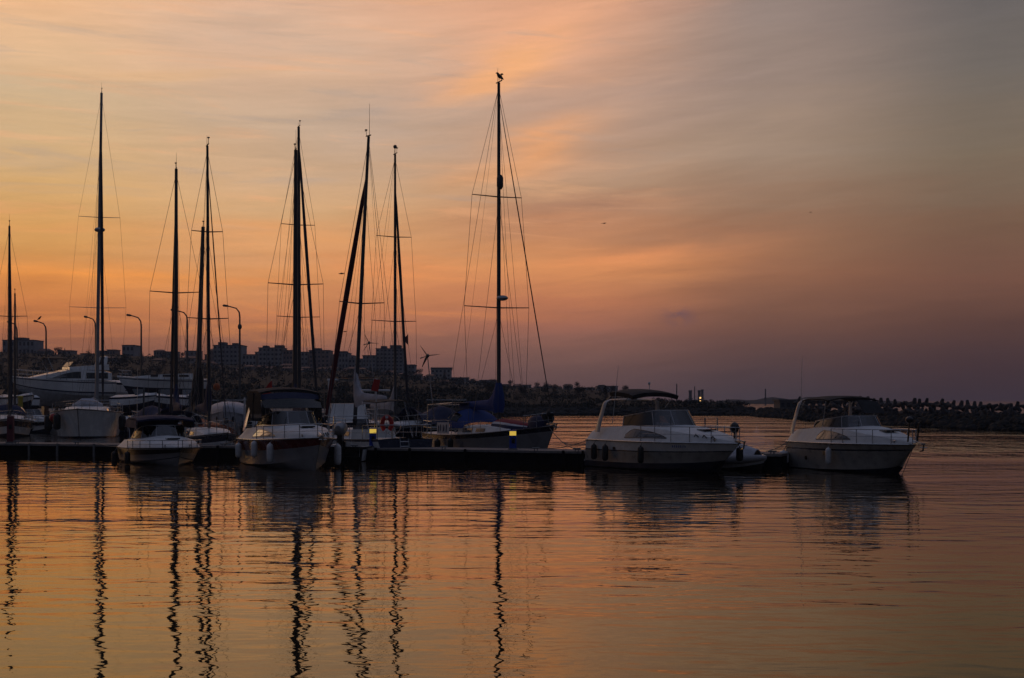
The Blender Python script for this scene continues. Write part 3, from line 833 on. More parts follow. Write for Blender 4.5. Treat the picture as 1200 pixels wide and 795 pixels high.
class Boat:
    def __init__(s, name, label, cat, loc, a, hull, group=None):
        s.yaw = radians(a - 90); s.h = hull; s.loc = Vector((loc[0], loc[1], loc[2] if len(loc) > 2 else 0))
        s.root = thing(name, label, cat, s.loc, s.yaw, group)
        s.M = Matrix.Translation(s.loc) @ Matrix.Rotation(s.yaw, 4, 'Z')

    def w(s, p): return s.M @ Vector(p)
    def inv(s, p): return s.M.inverted() @ Vector(p)
    def part(s, mb, name, mat, parent=None, angle=38): return mb.build(name, mat, parent or s.root, angle)


def rub_rail(b, mat='steel', u=1.0, r=0.025):
    h = b.h
    for sd in (1, -1):
        mb = MB(); mb.tube([h.side(i / 24, u, sd, 0.012) for i in range(25)], r, 6); b.part(mb, 'rub_rail', mat)


def fender(label, b, t, sd, mat='rubber', L=0.55, r=0.11, top=0.94, drop=0.0, group=None, ball=False):
    p = b.w(b.h.side(t, top, sd, r * 1.02)); q = b.w(b.h.side(t, 0.35, sd, r * 1.02))
    s0 = b.w(b.h.side(t, 1.0, sd, 0.02))
    out = (Vector((p.x, p.y, 0)) - Vector((b.w((b.h.X(t, 0.5), 0, 0))).to_2d().to_3d())).normalized()
    c = Vector((p.x, p.y, p.z - L * 0.5 - 0.1 - drop))
    th = thing('fender' if not ball else 'buoy', label, 'fender' if not ball else 'buoy', c, 0, group)
    mb = MB()
    if ball:
        mb.ell((0, 0, 0), (r, r, r * 1.1), 14, 10)
    else:
        pr = [(0.0, 0.03), (0.03, 0.6), (0.12, 0.95), (0.3, 1), (0.7, 1), (0.88, 0.95), (0.97, 0.6), (1.0, 0.25), (1.06, 0.2)]
        mb.tube([(0, 0, -L / 2 + L * a) for a, _ in pr], [r * k for _, k in pr], 12)
    mb.build('body', mat, th)
    mb = MB(); mb.tube([(0, 0, L * 0.5), tuple(s0 - c)], 0.012, 5); mb.build('lanyard', 'rope', th)
    return th


def rail(b, pts, h, post_idx, r=0.018, name='guard_rail', mid=True):
    """stainless rail: pts along the deck edge in boat space"""
    mb = MB(); top = [Vector(p) + Vector((0, 0, h)) for p in pts]
    mb.tube([pts[0]] + top + [pts[-1]], r, 6)
    if mid: mb.tube([Vector(p) + Vector((0, 0, h * 0.5)) for p in pts], r * 0.5, 5)
    for i in post_idx: mb.tube([pts[i], top[i]], r * 0.9, 6)
    return b.part(mb, name, 'steel')


def cruiser(name, label, loc, a, L=8.5, B=2.9, fs=0.95, fb=1.15, us=(0, .1, .5, .8, 1), rows=None, mats=('white',), hc=0.5, crown=0.15, ws=0.5, wx=(0.30, 0.62), tc_=0.36,
            rails=True, win=True, draft=0.45, cat='motorboat', railh=0.55, platform=True, winspan=(0.38, 0.70), decks='deckwhite', rake=1.0, zbow=0.5, trake=-0.1):
    h = Hull(L, B, fs, fb, draft=draft, rake=rake, zbow=zbow, trake=trake)
    b = Boat(name, label, cat, loc, a, h)
    b.part(h.mesh(us, rows), 'hull', list(mats))
    rub_rail(b, 'steel' if name != 'cuddy_boat' else 'rubber')

    def hcf(t): return hc * interp(t, [0, 0.08, 0.35, 0.6, 0.85, 1.0], [0.55, 0.85, 1.0, 0.85, 0.42, 0.06])
    def crf(t): return crown * interp(t, [0, 0.36, 0.6, 0.9, 1], [1, 1, 1.0, 0.5, 0.1])

    def dpt(t, k, sd, off=0.0):
        bb = B / 2 * h.half(t) * 0.985; zs = h.zs(t); x = h.X(t, zs)
        P0 = Vector((x, sd * bb, zs)); P1 = Vector((x - 0.05 * hcf(t), sd * bb * 0.80, zs + hcf(t)))
        p = P0.lerp(P1, k)
        return p + Vector((0, sd * off * 0.85, off * 0.5))

    def dtop(t, f):
        """deck height at a station; f 0 centre .. 1 shoulder"""
        return h.zs(t) + hcf(t) + crf(t) * (1 - f * f)
    rings = []
    ts = [i / 40 for i in range(41)]
    for t in ts:
        for open_ in ((True, False) if abs(t - ts[round(tc_ * 40)]) < 1e-6 else ((t < tc_),)):
            half = [dpt(t, 0, 1), dpt(t, 0.5, 1), dpt(t, 1, 1)]
            y1 = half[-1].y; z1 = half[-1].z; x = half[-1].x
            if open_:
                half += [Vector((x, y1 * 0.88, z1)), Vector((x, y1 * 0.86, 0.45)), Vector((x, 0, 0.45))]
            else:
                half += [Vector((x, y1 * 0.7, dtop(t, 0.7))), Vector((x, y1 * 0.35, dtop(t, 0.35))), Vector((x, 0, dtop(t, 0)))]
            rings.append(half + [Vector((p.x, -p.y, p.z)) for p in reversed(half[:-1])])
    mb = MB(); mb.loft(rings, closed=False)
    r0 = rings[0]; mb.add(r0, [tuple(range(len(r0)))])
    b.part(mb, 'deck', decks)
    b.dpt, b.dtop, b.hcf = dpt, dtop, hcf
    # cabin window band on the shoulder of the deck moulding
    if win:
        for sd in (1, -1):
            g = []; fr = []
            for i in range(13):
                t = lerp(winspan[0], winspan[1], i / 12); q = i / 12
                lo = 0.22 + 0.12 * q; hi = lo + 0.58 * (min(1, q * 5 + 0.35)) * (1 - q ** 2.2) ** 0.8
                g.append([dpt(t, lo, sd, 0.010), dpt(t, (lo + hi) / 2, sd, 0.012), dpt(t, hi + 0.02, sd, 0.010)])
            mb = MB(); mb.sheet(g, 0.012); wdw = b.part(mb, 'cabin_window', 'cabinglass')
            mb = MB(); mb.tube([r[0] for r in g] + [r[2] for r in reversed(g)] + [g[0][0]], 0.014, 5)
            for i in (3, 6): mb.tube([g[i][0], g[i][2]], 0.012, 5)
            b.part(mb, 'window_frame', 'black', wdw)
    # windscreen
    if ws:
        xb, xf = -L / 2 + L * wx[0], -L / 2 + L * wx[1]
        N = 20; bot = []; top = []
        for i in range(N + 1):
            u = -1 + 2 * i / N; an = u * pi / 2
            x = xb + (xf - xb) * max(0.0, cos(an)) ** 0.62
            t = (x + L / 2) / L
            sh = B / 2 * h.half(t) * 0.985 * 0.80
            y = sh * 0.93 * (1 if u > 0 else -1) * abs(sin(an)) ** 0.75
            f = min(1, abs(y) / max(sh, .01))
            z = dtop(t, f) - 0.01
            bot.append(Vector((x, y, z)))
            hh = ws * (1 - 0.30 * max(0, abs(u) - 0.45) / 0.55)
            zt = dtop(wx[1], 0) + hh if abs(u) < 0.5 else lerp(dtop(wx[1], 0) + ws, z + hh, (abs(u) - 0.5) / 0.5)
            top.append(Vector((x - 0.85 * ws * (0.35 + 0.65 * max(0, cos(an))), y * 0.86, zt)))
        cuts = [0, 4, 8, 12, 16, N]
        for k in range(5):
            i0, i1 = cuts[k], cuts[k + 1]
            mb = MB(); mb.sheet([[bot[i], bot[i].lerp(top[i], 0.5), top[i]] for i in range(i0, i1 + 1)], 0.008); b.part(mb, 'windscreen', 'glass')
        mb = MB(); mb.tube(top, 0.022, 6); mb.tube(bot, 0.02, 6)
        for i in cuts: mb.tube([bot[i], top[i]], 0.018, 6)
        b.part(mb, 'windscreen_frame', 'alu')
        b.wtop = top; b.wbot = bot
        for sgn in (-0.3, 0.35):
            i = int(N / 2 + sgn * N / 2 * 0.8)
            mb = MB(); mb.tube([bot[i] + Vector((0.05, 0, 0.02)), bot[i].lerp(top[i + 1], 0.6) + Vector((0.03, 0, 0.02))], 0.008, 4); b.part(mb, 'wiper', 'black')
    # cockpit: dash, seats
    mb = MB(); xd = -L / 2 + L * (tc_ - 0.02)
    mb.box((xd, -B * 0.18, 0.95 + fs * 0.2), (0.35, B * 0.26, 0.6)); b.part(mb, 'helm_console', 'interior')
    for yy in (-0.18, 0.18):
        mb = MB(); mb.box((xd - 0.75, B * yy, 0.78), (0.5, 0.55, 0.35)); mb.box((xd - 0.97, B * yy, 1.15), (0.12, 0.52, 0.7)); b.part(mb, 'seat', 'interior')
    if platform:
        mb = MB(); mb.box((-L / 2 - 0.3, 0, 0.22), (0.62, B * 0.74, 0.08)); b.part(mb, 'swim_platform', 'white')
    if rails:
        t0, t1 = 0.5, 0.985
        pts = [dpt(lerp(t0, t1, i / 10), 0.05, -1) for i in range(11)]
        pts += [Vector((p.x, -p.y, p.z)) for p in reversed(pts)]
        pts = [p + Vector((0, 0, 0)) for p in pts]
        rail(b, pts, railh, [2, 4, 6, 8, 10, 11, 13, 15, 17, 19])
    # hatch, cleats, nav light
    th = 0.76; mb = MB(); x = -L / 2 + L * th
    mb.box((x, 0, dtop(th, 0) + 0.03), (0.5, 0.5, 0.05)); b.part(mb, 'deck_hatch', 'cabinglass')
    for sd in (1, -1):
        p = dpt(0.9, 0.3, sd); mb = MB(); mb.tube([p + Vector((-0.1, 0, 0.08)), p + Vector((0.1, 0, 0.08))], 0.018, 5); mb.tube([p, p + Vector((0, 0, 0.08))], 0.02, 5); b.part(mb, 'cleat', 'steel')
    return b


def anchor(b, x, z):
    mb = MB()
    mb.box((x - 0.1, 0, z + 0.03), (0.7, 0.16, 0.05)); b.part(mb, 'bow_roller', 'steel')
    mb = MB(); mb.tube([(x - 0.3, 0, z + 0.12), (x + 0.28, 0, z + 0.02)], 0.022, 6)
    mb.tube([(x + 0.28, 0, z + 0.02), (x + 0.22, 0.0, z - 0.2), (x + 0.02, 0, z - 0.24)], [0.03, 0.035, 0.012], 6)
    mb.tube([(x + 0.25, -0.14, z - 0.1), (x + 0.25, 0.14, z - 0.1)], 0.02, 6)
    b.part(mb, 'anchor', 'steel')


def arch(b, x0, x1, y, z0, z1, wid, mat='white', th=0.09, inset=0.8):
    """swept radar arch of flat section"""
    prof = []
    for i in range(25):
        u = -1 + i / 12; au = abs(u)
        yy = y * (1 if u > 0 else -1) * (inset + (1 - inset) * 1.0 if au > 0.62 else inset * (au / 0.62) ** 0.9) if True else 0
        if au > 0.62: yy = y * (1 if u > 0 else -1) * lerp(inset, 1, (au - 0.62) / 0.38)
        k = min(1.0, max(0.0, (1 - au) / 0.38)); k = k ** 0.8
        zz = lerp(z0, z1, k) - (0.0 if au < 0.5 else 0.06 * ((au - 0.5) / 0.12 if au < 0.62 else 0))
        xx = lerp(x0, x1, k); w = lerp(wid * 1.5, wid, k)
        nx = Vector((0, sin(min(1, au / 0.62) * pi / 2) * (1 if u > 0 else -1), cos(min(1, au / 0.62) * pi / 2)))
        c = Vector((xx, yy, zz))
        prof.append([c + Vector((-w / 2, 0, 0)), c + nx * th * 0.5, c + Vector((w / 2, 0, 0)), c - nx * th * 0.5])
    mb = MB(); mb.loft(prof); return b.part(mb, 'radar_arch', mat)


def bimini(b, x0, x1, y, z, mat, sag=0.16, drop=0.18, name='bimini_top', legs=None, thick=0.05, front=0.0):
    g = []
    for i in range(9):
        u = i / 8; x = lerp(x0, x1, u); row = []
        for j in range(11):
            v = -1 + j / 5
            zz = z - sag * abs(v) ** 2.4 - drop * (2 * u - 1) ** 4 * 0.5 - front * u * u
            row.append((x, y * v, zz))
        g.append(row)
    mb = MB(); mb.sheet(g, thick); o = b.part(mb, name, mat)
    if legs:
        for sd in (1, -1):
            for (lx, lz, u) in legs:
                mb = MB(); mb.tube([(lx, sd * y * 1.0, lz), (lerp(x0, x1, u), sd * y * 0.97, z - sag - 0.02)], 0.016, 6); b.part(mb, 'bimini_pole', 'steel')
    return o


def antenna(b, p, q, r=0.014):
    mb = MB(); mb.tube([p, q], [r, r * 0.5], 5); b.part(mb, 'antenna', 'fwhite')


# --- small white cuddy boat, navy canopy
B1 = cruiser('cuddy_boat', 'small white motorboat with a black stripe and navy canopy', (-14.25, 62.9), 23, L=7.2, B=3.05, fs=0.60, fb=0.72, us=(0, .08, .52, .9, 1), mats=('white', 'black', 'anti', 'shadegrey'),
             rows=[3, 2, 3, 1, 0], hc=0.36, crown=0.20, ws=0.40, wx=(0.30, 0.60), railh=0.30, win=False, winspan=(0.45, 0.72), draft=0.35, rake=0.8)
bimini(B1, -2.2, 0.45, 1.14, 1.93, 'canvasnavy', 0.10, 0.20, legs=((-1.4, 0.95, 0.1), (-0.9, 0.95, 0.95)), thick=0.07, front=0.02)
g = [[(-2.2 - 0.02, y * 1.0, 1.78 - 0.02), (-2.45, y * 1.02, 1.40), (-2.7, y * 1.04, 1.0)] for y in (-1.0, -0.5, 0, 0.5, 1.0)]
mb = MB(); mb.sheet(g, 0.02); B1.part(mb, 'canopy_back', 'canvasnavy')
for sd in (1, -1):
    g = [[(lerp(-2.2, 0.3, u), sd * 1.15, 1.79 - 0.04 * u), (lerp(-2.3, 0.3, u), sd * 1.17, 1.62), (lerp(-2.5, 0.3, u), sd * 1.17, 1.45)] for u in (0, .25, .5, .75, 1)]
    mb = MB(); mb.sheet(g, 0.02); B1.part(mb, 'canopy_side', 'canvasnavy')
antenna(B1, (-0.6, -1.0, 1.1), (-0.35, -1.0, 3.9))
fender('black fender on the bow quarter of the small navy canopied boat', B1, 0.56, -1, L=0.5, r=0.12, group='fenders of the small motorboat')
fender('black fender near the stern corner of the small navy canopied boat', B1, 0.10, -1, L=0.55, r=0.13, drop=0.05, group='fenders of the small motorboat')

# --- express cruiser with red band
B2 = cruiser('express_cruiser', 'white express cruiser with a wide dark red hull band and canvas top', (-8.5, 59.7), 21, L=8.8, B=3.0, fs=1.0, fb=1.22, us=(0, .06, .56, .96, 1), mats=('white', 'red', 'anti', 'black', 'shadegrey'),
             rows=[4, 4, 4, 1, 0], hc=0.50, crown=0.20, ws=0.46, wx=(0.30, 0.62), winspan=(0.40, 0.70), railh=0.50)
bimini(B2, -3.3, -0.7, 1.18, 3.05, 'canvasblack', 0.14, 0.16, thick=0.08, legs=((-3.0, 1.5, 0.1), (-1.6, 1.5, 0.9)))
g = [[(-0.72 + 0.35 * (1 - abs(v) ** 2), 1.15 * v, 2.88 - 0.10 * abs(v) ** 2), (-0.5 + 0.5 * (1 - abs(v) ** 2), 1.16 * v, 2.66 - 0.06 * abs(v))] for v in [-1 + i / 5 for i in range(11)]]
mb = MB(); mb.sheet(g, 0.02); B2.part(mb, 'canopy_valance', 'canvasnavy')
g = [[(-0.5 + 0.5 * (1 - abs(v) ** 2), 1.16 * v, 2.66 - 0.06 * abs(v)), (0.0 + 0.6 * (1 - abs(v) ** 2), 1.14 * v, 2.28)] for v in [-1 + i / 5 for i in range(11)]]
mb = MB(); mb.sheet(g, 0.008); B2.part(mb, 'canopy_window', 'clear')
for sd in (1, -1):
    g = [[(lerp(-3.1, -0.5, u), sd * 1.17, 2.85), (lerp(-3.3, -0.3, u), sd * 1.2, 2.3), (lerp(-3.4, -0.2, u), sd * 1.2, 1.75)] for u in (0, .33, .66, 1)]
    mb = MB(); mb.sheet(g, 0.008); B2.part(mb, 'canopy_window', 'clear')
    pts_ = [(lerp(-3.1, -0.5, 0.5), sd * 1.18, 2.85), (-1.9, sd * 1.21, 1.75)]
    mb = MB(); mb.tube(pts_, 0.03, 6); B2.part(mb, 'canopy_seam', 'canvasblack')
arch(B2, -2.9, -2.6, 1.36, 1.35, 2.55, 0.36, 'white')
anchor(B2, 4.45, 1.26)
mb = MB(); c = B2.h.side(0.42, 0.74, -1, 0.01)
mb.tube([c + Vector((0, -0.02, 0)), c], [0.10, 0.10], 14); B2.part(mb, 'porthole', 'steel')
for tt in (0.86, 0.9, 0.94):
    p = B2.dpt(tt, 0.5, 1); mb = MB(); mb.tube([p, p + Vector((0, -0.05, 0.12)), p + Vector((0.08, -0.1, 0.02))], 0.02, 5); B2.part(mb, 'deck_line', 'rubber')
fender('white fender hanging by the cabin window of the red banded cruiser', B2, 0.52, -1, 'fwhite', 0.62, 0.13, group='fenders of the red banded cruiser', drop=-0.1)
fender('white fender hanging below the bow rail of the red banded cruiser', B2, 0.70, -1, 'fwhite', 0.72, 0.13, group='fenders of the red banded cruiser')
fender('white fender at the stern corner of the red banded cruiser', B2, 0.16, -1, 'fwhite', 0.6, 0.13, group='fenders of the red banded cruiser')
fender('white fender between the red banded cruiser and the outboard boat', B2, 0.66, 1, 'fwhite', 0.8, 0.14, group='fenders of the red banded cruiser', drop=0.05)
# flag on staff
mb = MB(); mb.tube([(-4.1, 0.1, 1.2), (-4.4, 0.1, 3.45)], 0.02, 6); st_ = B2.part(mb, 'flagstaff', 'steel')
g = [[(-4.38 + 0.05 * sin(i), 0.1 - 0.09 * i, 3.4 - 0.05 * i - 0.02 * i * i), (-4.33 + 0.06 * sin(i + 1), 0.1 - 0.08 * i, 2.95 - 0.07 * i)] for i in range(7)]
mb = MB(); mb.sheet(g, 0.01); B2.part(mb, 'flag', 'redflag', st_)

# --- grey white cruiser with arch (centre right)
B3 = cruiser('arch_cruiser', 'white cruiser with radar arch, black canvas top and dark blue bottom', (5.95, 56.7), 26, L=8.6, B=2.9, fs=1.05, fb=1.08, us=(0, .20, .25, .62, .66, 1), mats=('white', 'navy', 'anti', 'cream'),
             rows=[2, 2, 3, 3, 1, 0], hc=0.56, crown=0.14, ws=0.52, wx=(0.28, 0.60), winspan=(0.36, 0.66), railh=0.55, zbow=0.30, trake=-0.55, rake=1.9)  # dull beige side bands paint in the shaded flank of this white hull
arch(B3, -3.35, -3.0, 1.34, 1.35, 2.60, 0.26, 'archgrey', 0.10, 0.86)
bimini(B3, -2.95, -1.25, 1.0, 2.94, 'canvasblack', 0.12, 0.06, legs=((-3.2, 2.6, 0.1), (-2.2, 2.3, 0.9)), thick=0.16, front=0.12)
antenna(B3, (-2.5, -1.15, 1.7), (-2.05, -1.15, 3.85))
mb = MB(); mb.tube([(-2.2, 0.3, 2.9), (-2.2, 0.3, 3.2)], 0.018, 5); mb.ell((-2.2, 0.3, 3.22), (0.05, 0.05, 0.06), 8, 6); B3.part(mb, 'anchor_light', 'fwhite')
mb = MB(); mb.ell((-3.1, 0.1, 2.72), (0.2, 0.2, 0.1), 12, 6); B3.part(mb, 'horn_dome', 'white')
anchor(B3, 4.3, 1.12)
mb = MB(); mb.ell((3.75, 0.15, 1.62), (0.2, 0.16, 0.2), 10, 7); mb.tube([(3.75, 0.15, 1.15), (3.75, 0.15, 1.5)], 0.03, 6); B3.part(mb, 'searchlight', 'black')
for tt in (0.80, 0.84, 0.88):
    p = B3.dpt(tt, 0.75, -1); mb = MB(); mb.tube([p, p + Vector((0.02, 0.05, 0.1)), p + Vector((0.14, 0.02, 0.05)), p + Vector((0.2, 0.05, 0))], 0.02, 5); B3.part(mb, 'deck_line', 'rubber')
mb = MB(); c = B3.h.side(0.27, 0.72, -1, 0.01); mb.box(c, (0.18, 0.02, 0.1)); B3.part(mb, 'exhaust_vent', 'black')
fender('black fender closest to the stern of the arch cruiser', B3, 0.11, -1, L=0.6, r=0.12, group='black fenders of the arch cruiser')
fender('black fender second from the stern of the arch cruiser', B3, 0.22, -1, L=0.62, r=0.12, group='black fenders of the arch cruiser')
fender('black fender below the cabin window of the arch cruiser', B3, 0.52, -1, L=0.62, r=0.12, group='black fenders of the arch cruiser')
fender('black fender hanging at the bow of the arch cruiser beside the tender', B3, 0.88, 1, L=0.5, r=0.13, group='black fenders of the arch cruiser')

mb = MB()
for k in range(7):
    c = B3.h.side(0.70 + 0.011 * k, 0.86, -1, 0.012); mb.tube([c + Vector((0, 0, -0.045)), c + Vector((0.02 * (k % 2), 0, 0.045))], 0.014, 4)
B3.part(mb, 'registration_mark', 'pedblue')
# --- beige cruiser at the end
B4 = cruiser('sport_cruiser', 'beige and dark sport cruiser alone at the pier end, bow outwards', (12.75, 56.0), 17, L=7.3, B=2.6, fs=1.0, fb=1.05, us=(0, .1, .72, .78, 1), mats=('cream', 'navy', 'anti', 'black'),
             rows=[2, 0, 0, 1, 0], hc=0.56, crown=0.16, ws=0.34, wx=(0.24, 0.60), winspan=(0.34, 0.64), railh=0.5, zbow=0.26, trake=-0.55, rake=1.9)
arch(B4, -3.1, -2.7, 1.24, 1.3, 2.60, 0.22, 'archgrey', 0.09, 0.86)
bimini(B4, -2.6, -0.6, 1.05, 2.72, 'canvasblack', 0.12, 0.12, legs=((-2.7, 2.3, 0.1), (-1.0, 1.6, 0.9)), thick=0.05)
g = [[(-0.62 + 0.25 * (1 - v * v), 1.03 * v, 2.58 - 0.08 * v * v), (-0.2 + 0.4 * (1 - v * v), 1.06 * v, 2.1)] for v in [0.0, 0.2, 0.4, 0.6, 0.8, 1.0]]
mb = MB(); mb.sheet(g, 0.02); B4.part(mb, 'canopy_flap', 'canvasblack')
antenna(B4, (-2.5, -1.15, 2.4), (-2.4, -1.15, 4.2))
anchor(B4, 3.85, 1.06)
mb = MB(); mb.tube([(3.45, -0.2, 1.15), (3.55, -0.2, 1.85)], 0.03, 6); mb.ell((3.55, -0.2, 1.9), (0.14, 0.14, 0.12), 8, 6); mb.tube([(3.4, 0.2, 1.15), (3.5, 0.2, 1.8)], 0.03, 6); B4.part(mb, 'windlass_davit', 'black')
mb = MB(); c = B4.h.side(0.42, 0.62, -1, 0.01); mb.box(c, (0.2, 0.02, 0.14)); B4.part(mb, 'exhaust_vent', 'black')
mb = MB(); c = B4.h.side(0.22, 0.40, -1, 0.01); mb.box(c, (0.16, 0.02, 0.14)); B4.part(mb, 'exhaust_vent', 'black')
fender('grey fender amidships on the beige sport cruiser', B4, 0.50, -1, 'fwhite', 0.6, 0.11, group='fenders of the beige cruiser')
fender('pale fender at the stern corner of the beige sport cruiser', B4, 0.03, -1, 'fwhite', 0.5, 0.2, drop=0.2, group='fenders of the beige cruiser')

# --- small tender behind the arch cruiser's bow
h = Hull(2.9, 1.5, 0.40, 0.50, draft=0.15, tb=0.92, tmax=0.5, p=2.4, rake=0.3)
B5 = Boat('tender', 'small pale covered tender tucked behind the bow of the arch cruiser', 'dinghy', (PX(862, 57.4), 57.4), 42, h)
B5.part(h.mesh((0, .3, 1), [1, 0, 0]), 'hull', ['fwhite', 'rubber'])
for sd in (1, -1):
    mb = MB(); mb.tube([h.side(i / 16, 0.85, sd, -0.06) for i in range(17)], [0.18] * 13 + [0.16, 0.14, 0.12, 0.08], 10); B5.part(mb, 'side_tube', 'shadegrey')
g = [[(lerp(-1.3, 1.05, u), 0.58 * v * (1 - 0.6 * u ** 3), 0.55 + (0.75 - 0.55 * u) * (1 - v * v) * 1.0) for v in (-1, -.6, -.2, .2, .6, 1)] for u in [i / 8 for i in range(9)]]
mb = MB(); mb.sheet(g, 0.03); B5.part(mb, 'cover', 'tarp')
mb = MB(); mb.tube([(-1.15, 0.35, 0.5), (-1.2, 0.35, 1.9), (-1.2, -0.35, 1.9), (-1.15, -0.35, 0.5)], 0.03, 6); mb.tube([(-1.18, 0.35, 1.3), (-1.18, -0.35, 1.3)], 0.025, 6); B5.part(mb, 'rear_frame', 'steel')
mb = MB(); mb.box((-1.55, 0, 0.75), (0.28, 0.34, 0.42), taper=0.8); mb.box((-1.55, 0, 0.2), (0.14, 0.14, 0.9)); B5.part(mb, 'outboard_motor', 'black')


# ---------------------------------------------------------------- sailing yachts
def _rails(b, h, L, B):
    pts = [h.side(t, 1.0, -1, -0.05) for t in (0.86, 0.92, 0.97, 0.995)]; pts = pts + [Vector((p.x, -p.y, p.z)) for p in reversed(pts)]
    rail(b, pts, 0.6, [1, 2, 5, 6], 0.016, 'pulpit')
    pts = [h.side(t, 1.0, -1, -0.05) for t in (0.14, 0.06, 0.01)]; pts = pts + [Vector((p.x, -p.y, p.z)) for p in reversed(pts)]
    rail(b, pts, 0.62, [1, 2, 3, 4], 0.016, 'pushpit')
    for sd in (1, -1):
        mb = MB(); tts = [0.14, 0.26, 0.38, 0.5, 0.62, 0.74, 0.86]
        for z_ in (0.3, 0.6): mb.tube([h.side(t, 1, sd, -0.05) + Vector((0, 0, z_)) for t in tts], 0.006, 4)
        b.part(mb, 'lifeline', 'wire')
        for t in tts[1:-1]:
            p = h.side(t, 1, sd, -0.05); mb = MB(); mb.tube([p, p + Vector((0, 0, 0.62))], 0.013, 5); b.part(mb, 'stanchion', 'steel')
    for sd in (1, -1):
        mb = MB(); mb.tube([(-0.2 * L, sd * B * 0.24, h.zs(0.3) + 0.35), (-0.2 * L, sd * B * 0.24, h.zs(0.3) + 0.52)], [0.07, 0.06], 8); b.part(mb, 'winch', 'steel')
    mb = MB(); cx = -0.36 * L
    mb.tube([(cx, 0.42 * cos(k * pi / 8), h.zs(0.15) + 0.62 + 0.42 * sin(k * pi / 8)) for k in range(17)], 0.015, 5); mb.tube([(cx, 0, h.zs(0.15) + 0.05), (cx, 0, h.zs(0.15) + 0.62)], 0.05, 6)
    for k in range(3): mb.tube([(cx, 0.42 * cos(k * pi / 3), h.zs(0.15) + 0.62 + 0.42 * sin(k * pi / 3)), (cx, -0.42 * cos(k * pi / 3), h.zs(0.15) + 0.62 - 0.42 * sin(k * pi / 3))], 0.01, 4)
    b.part(mb, 'steering_wheel', 'steel')


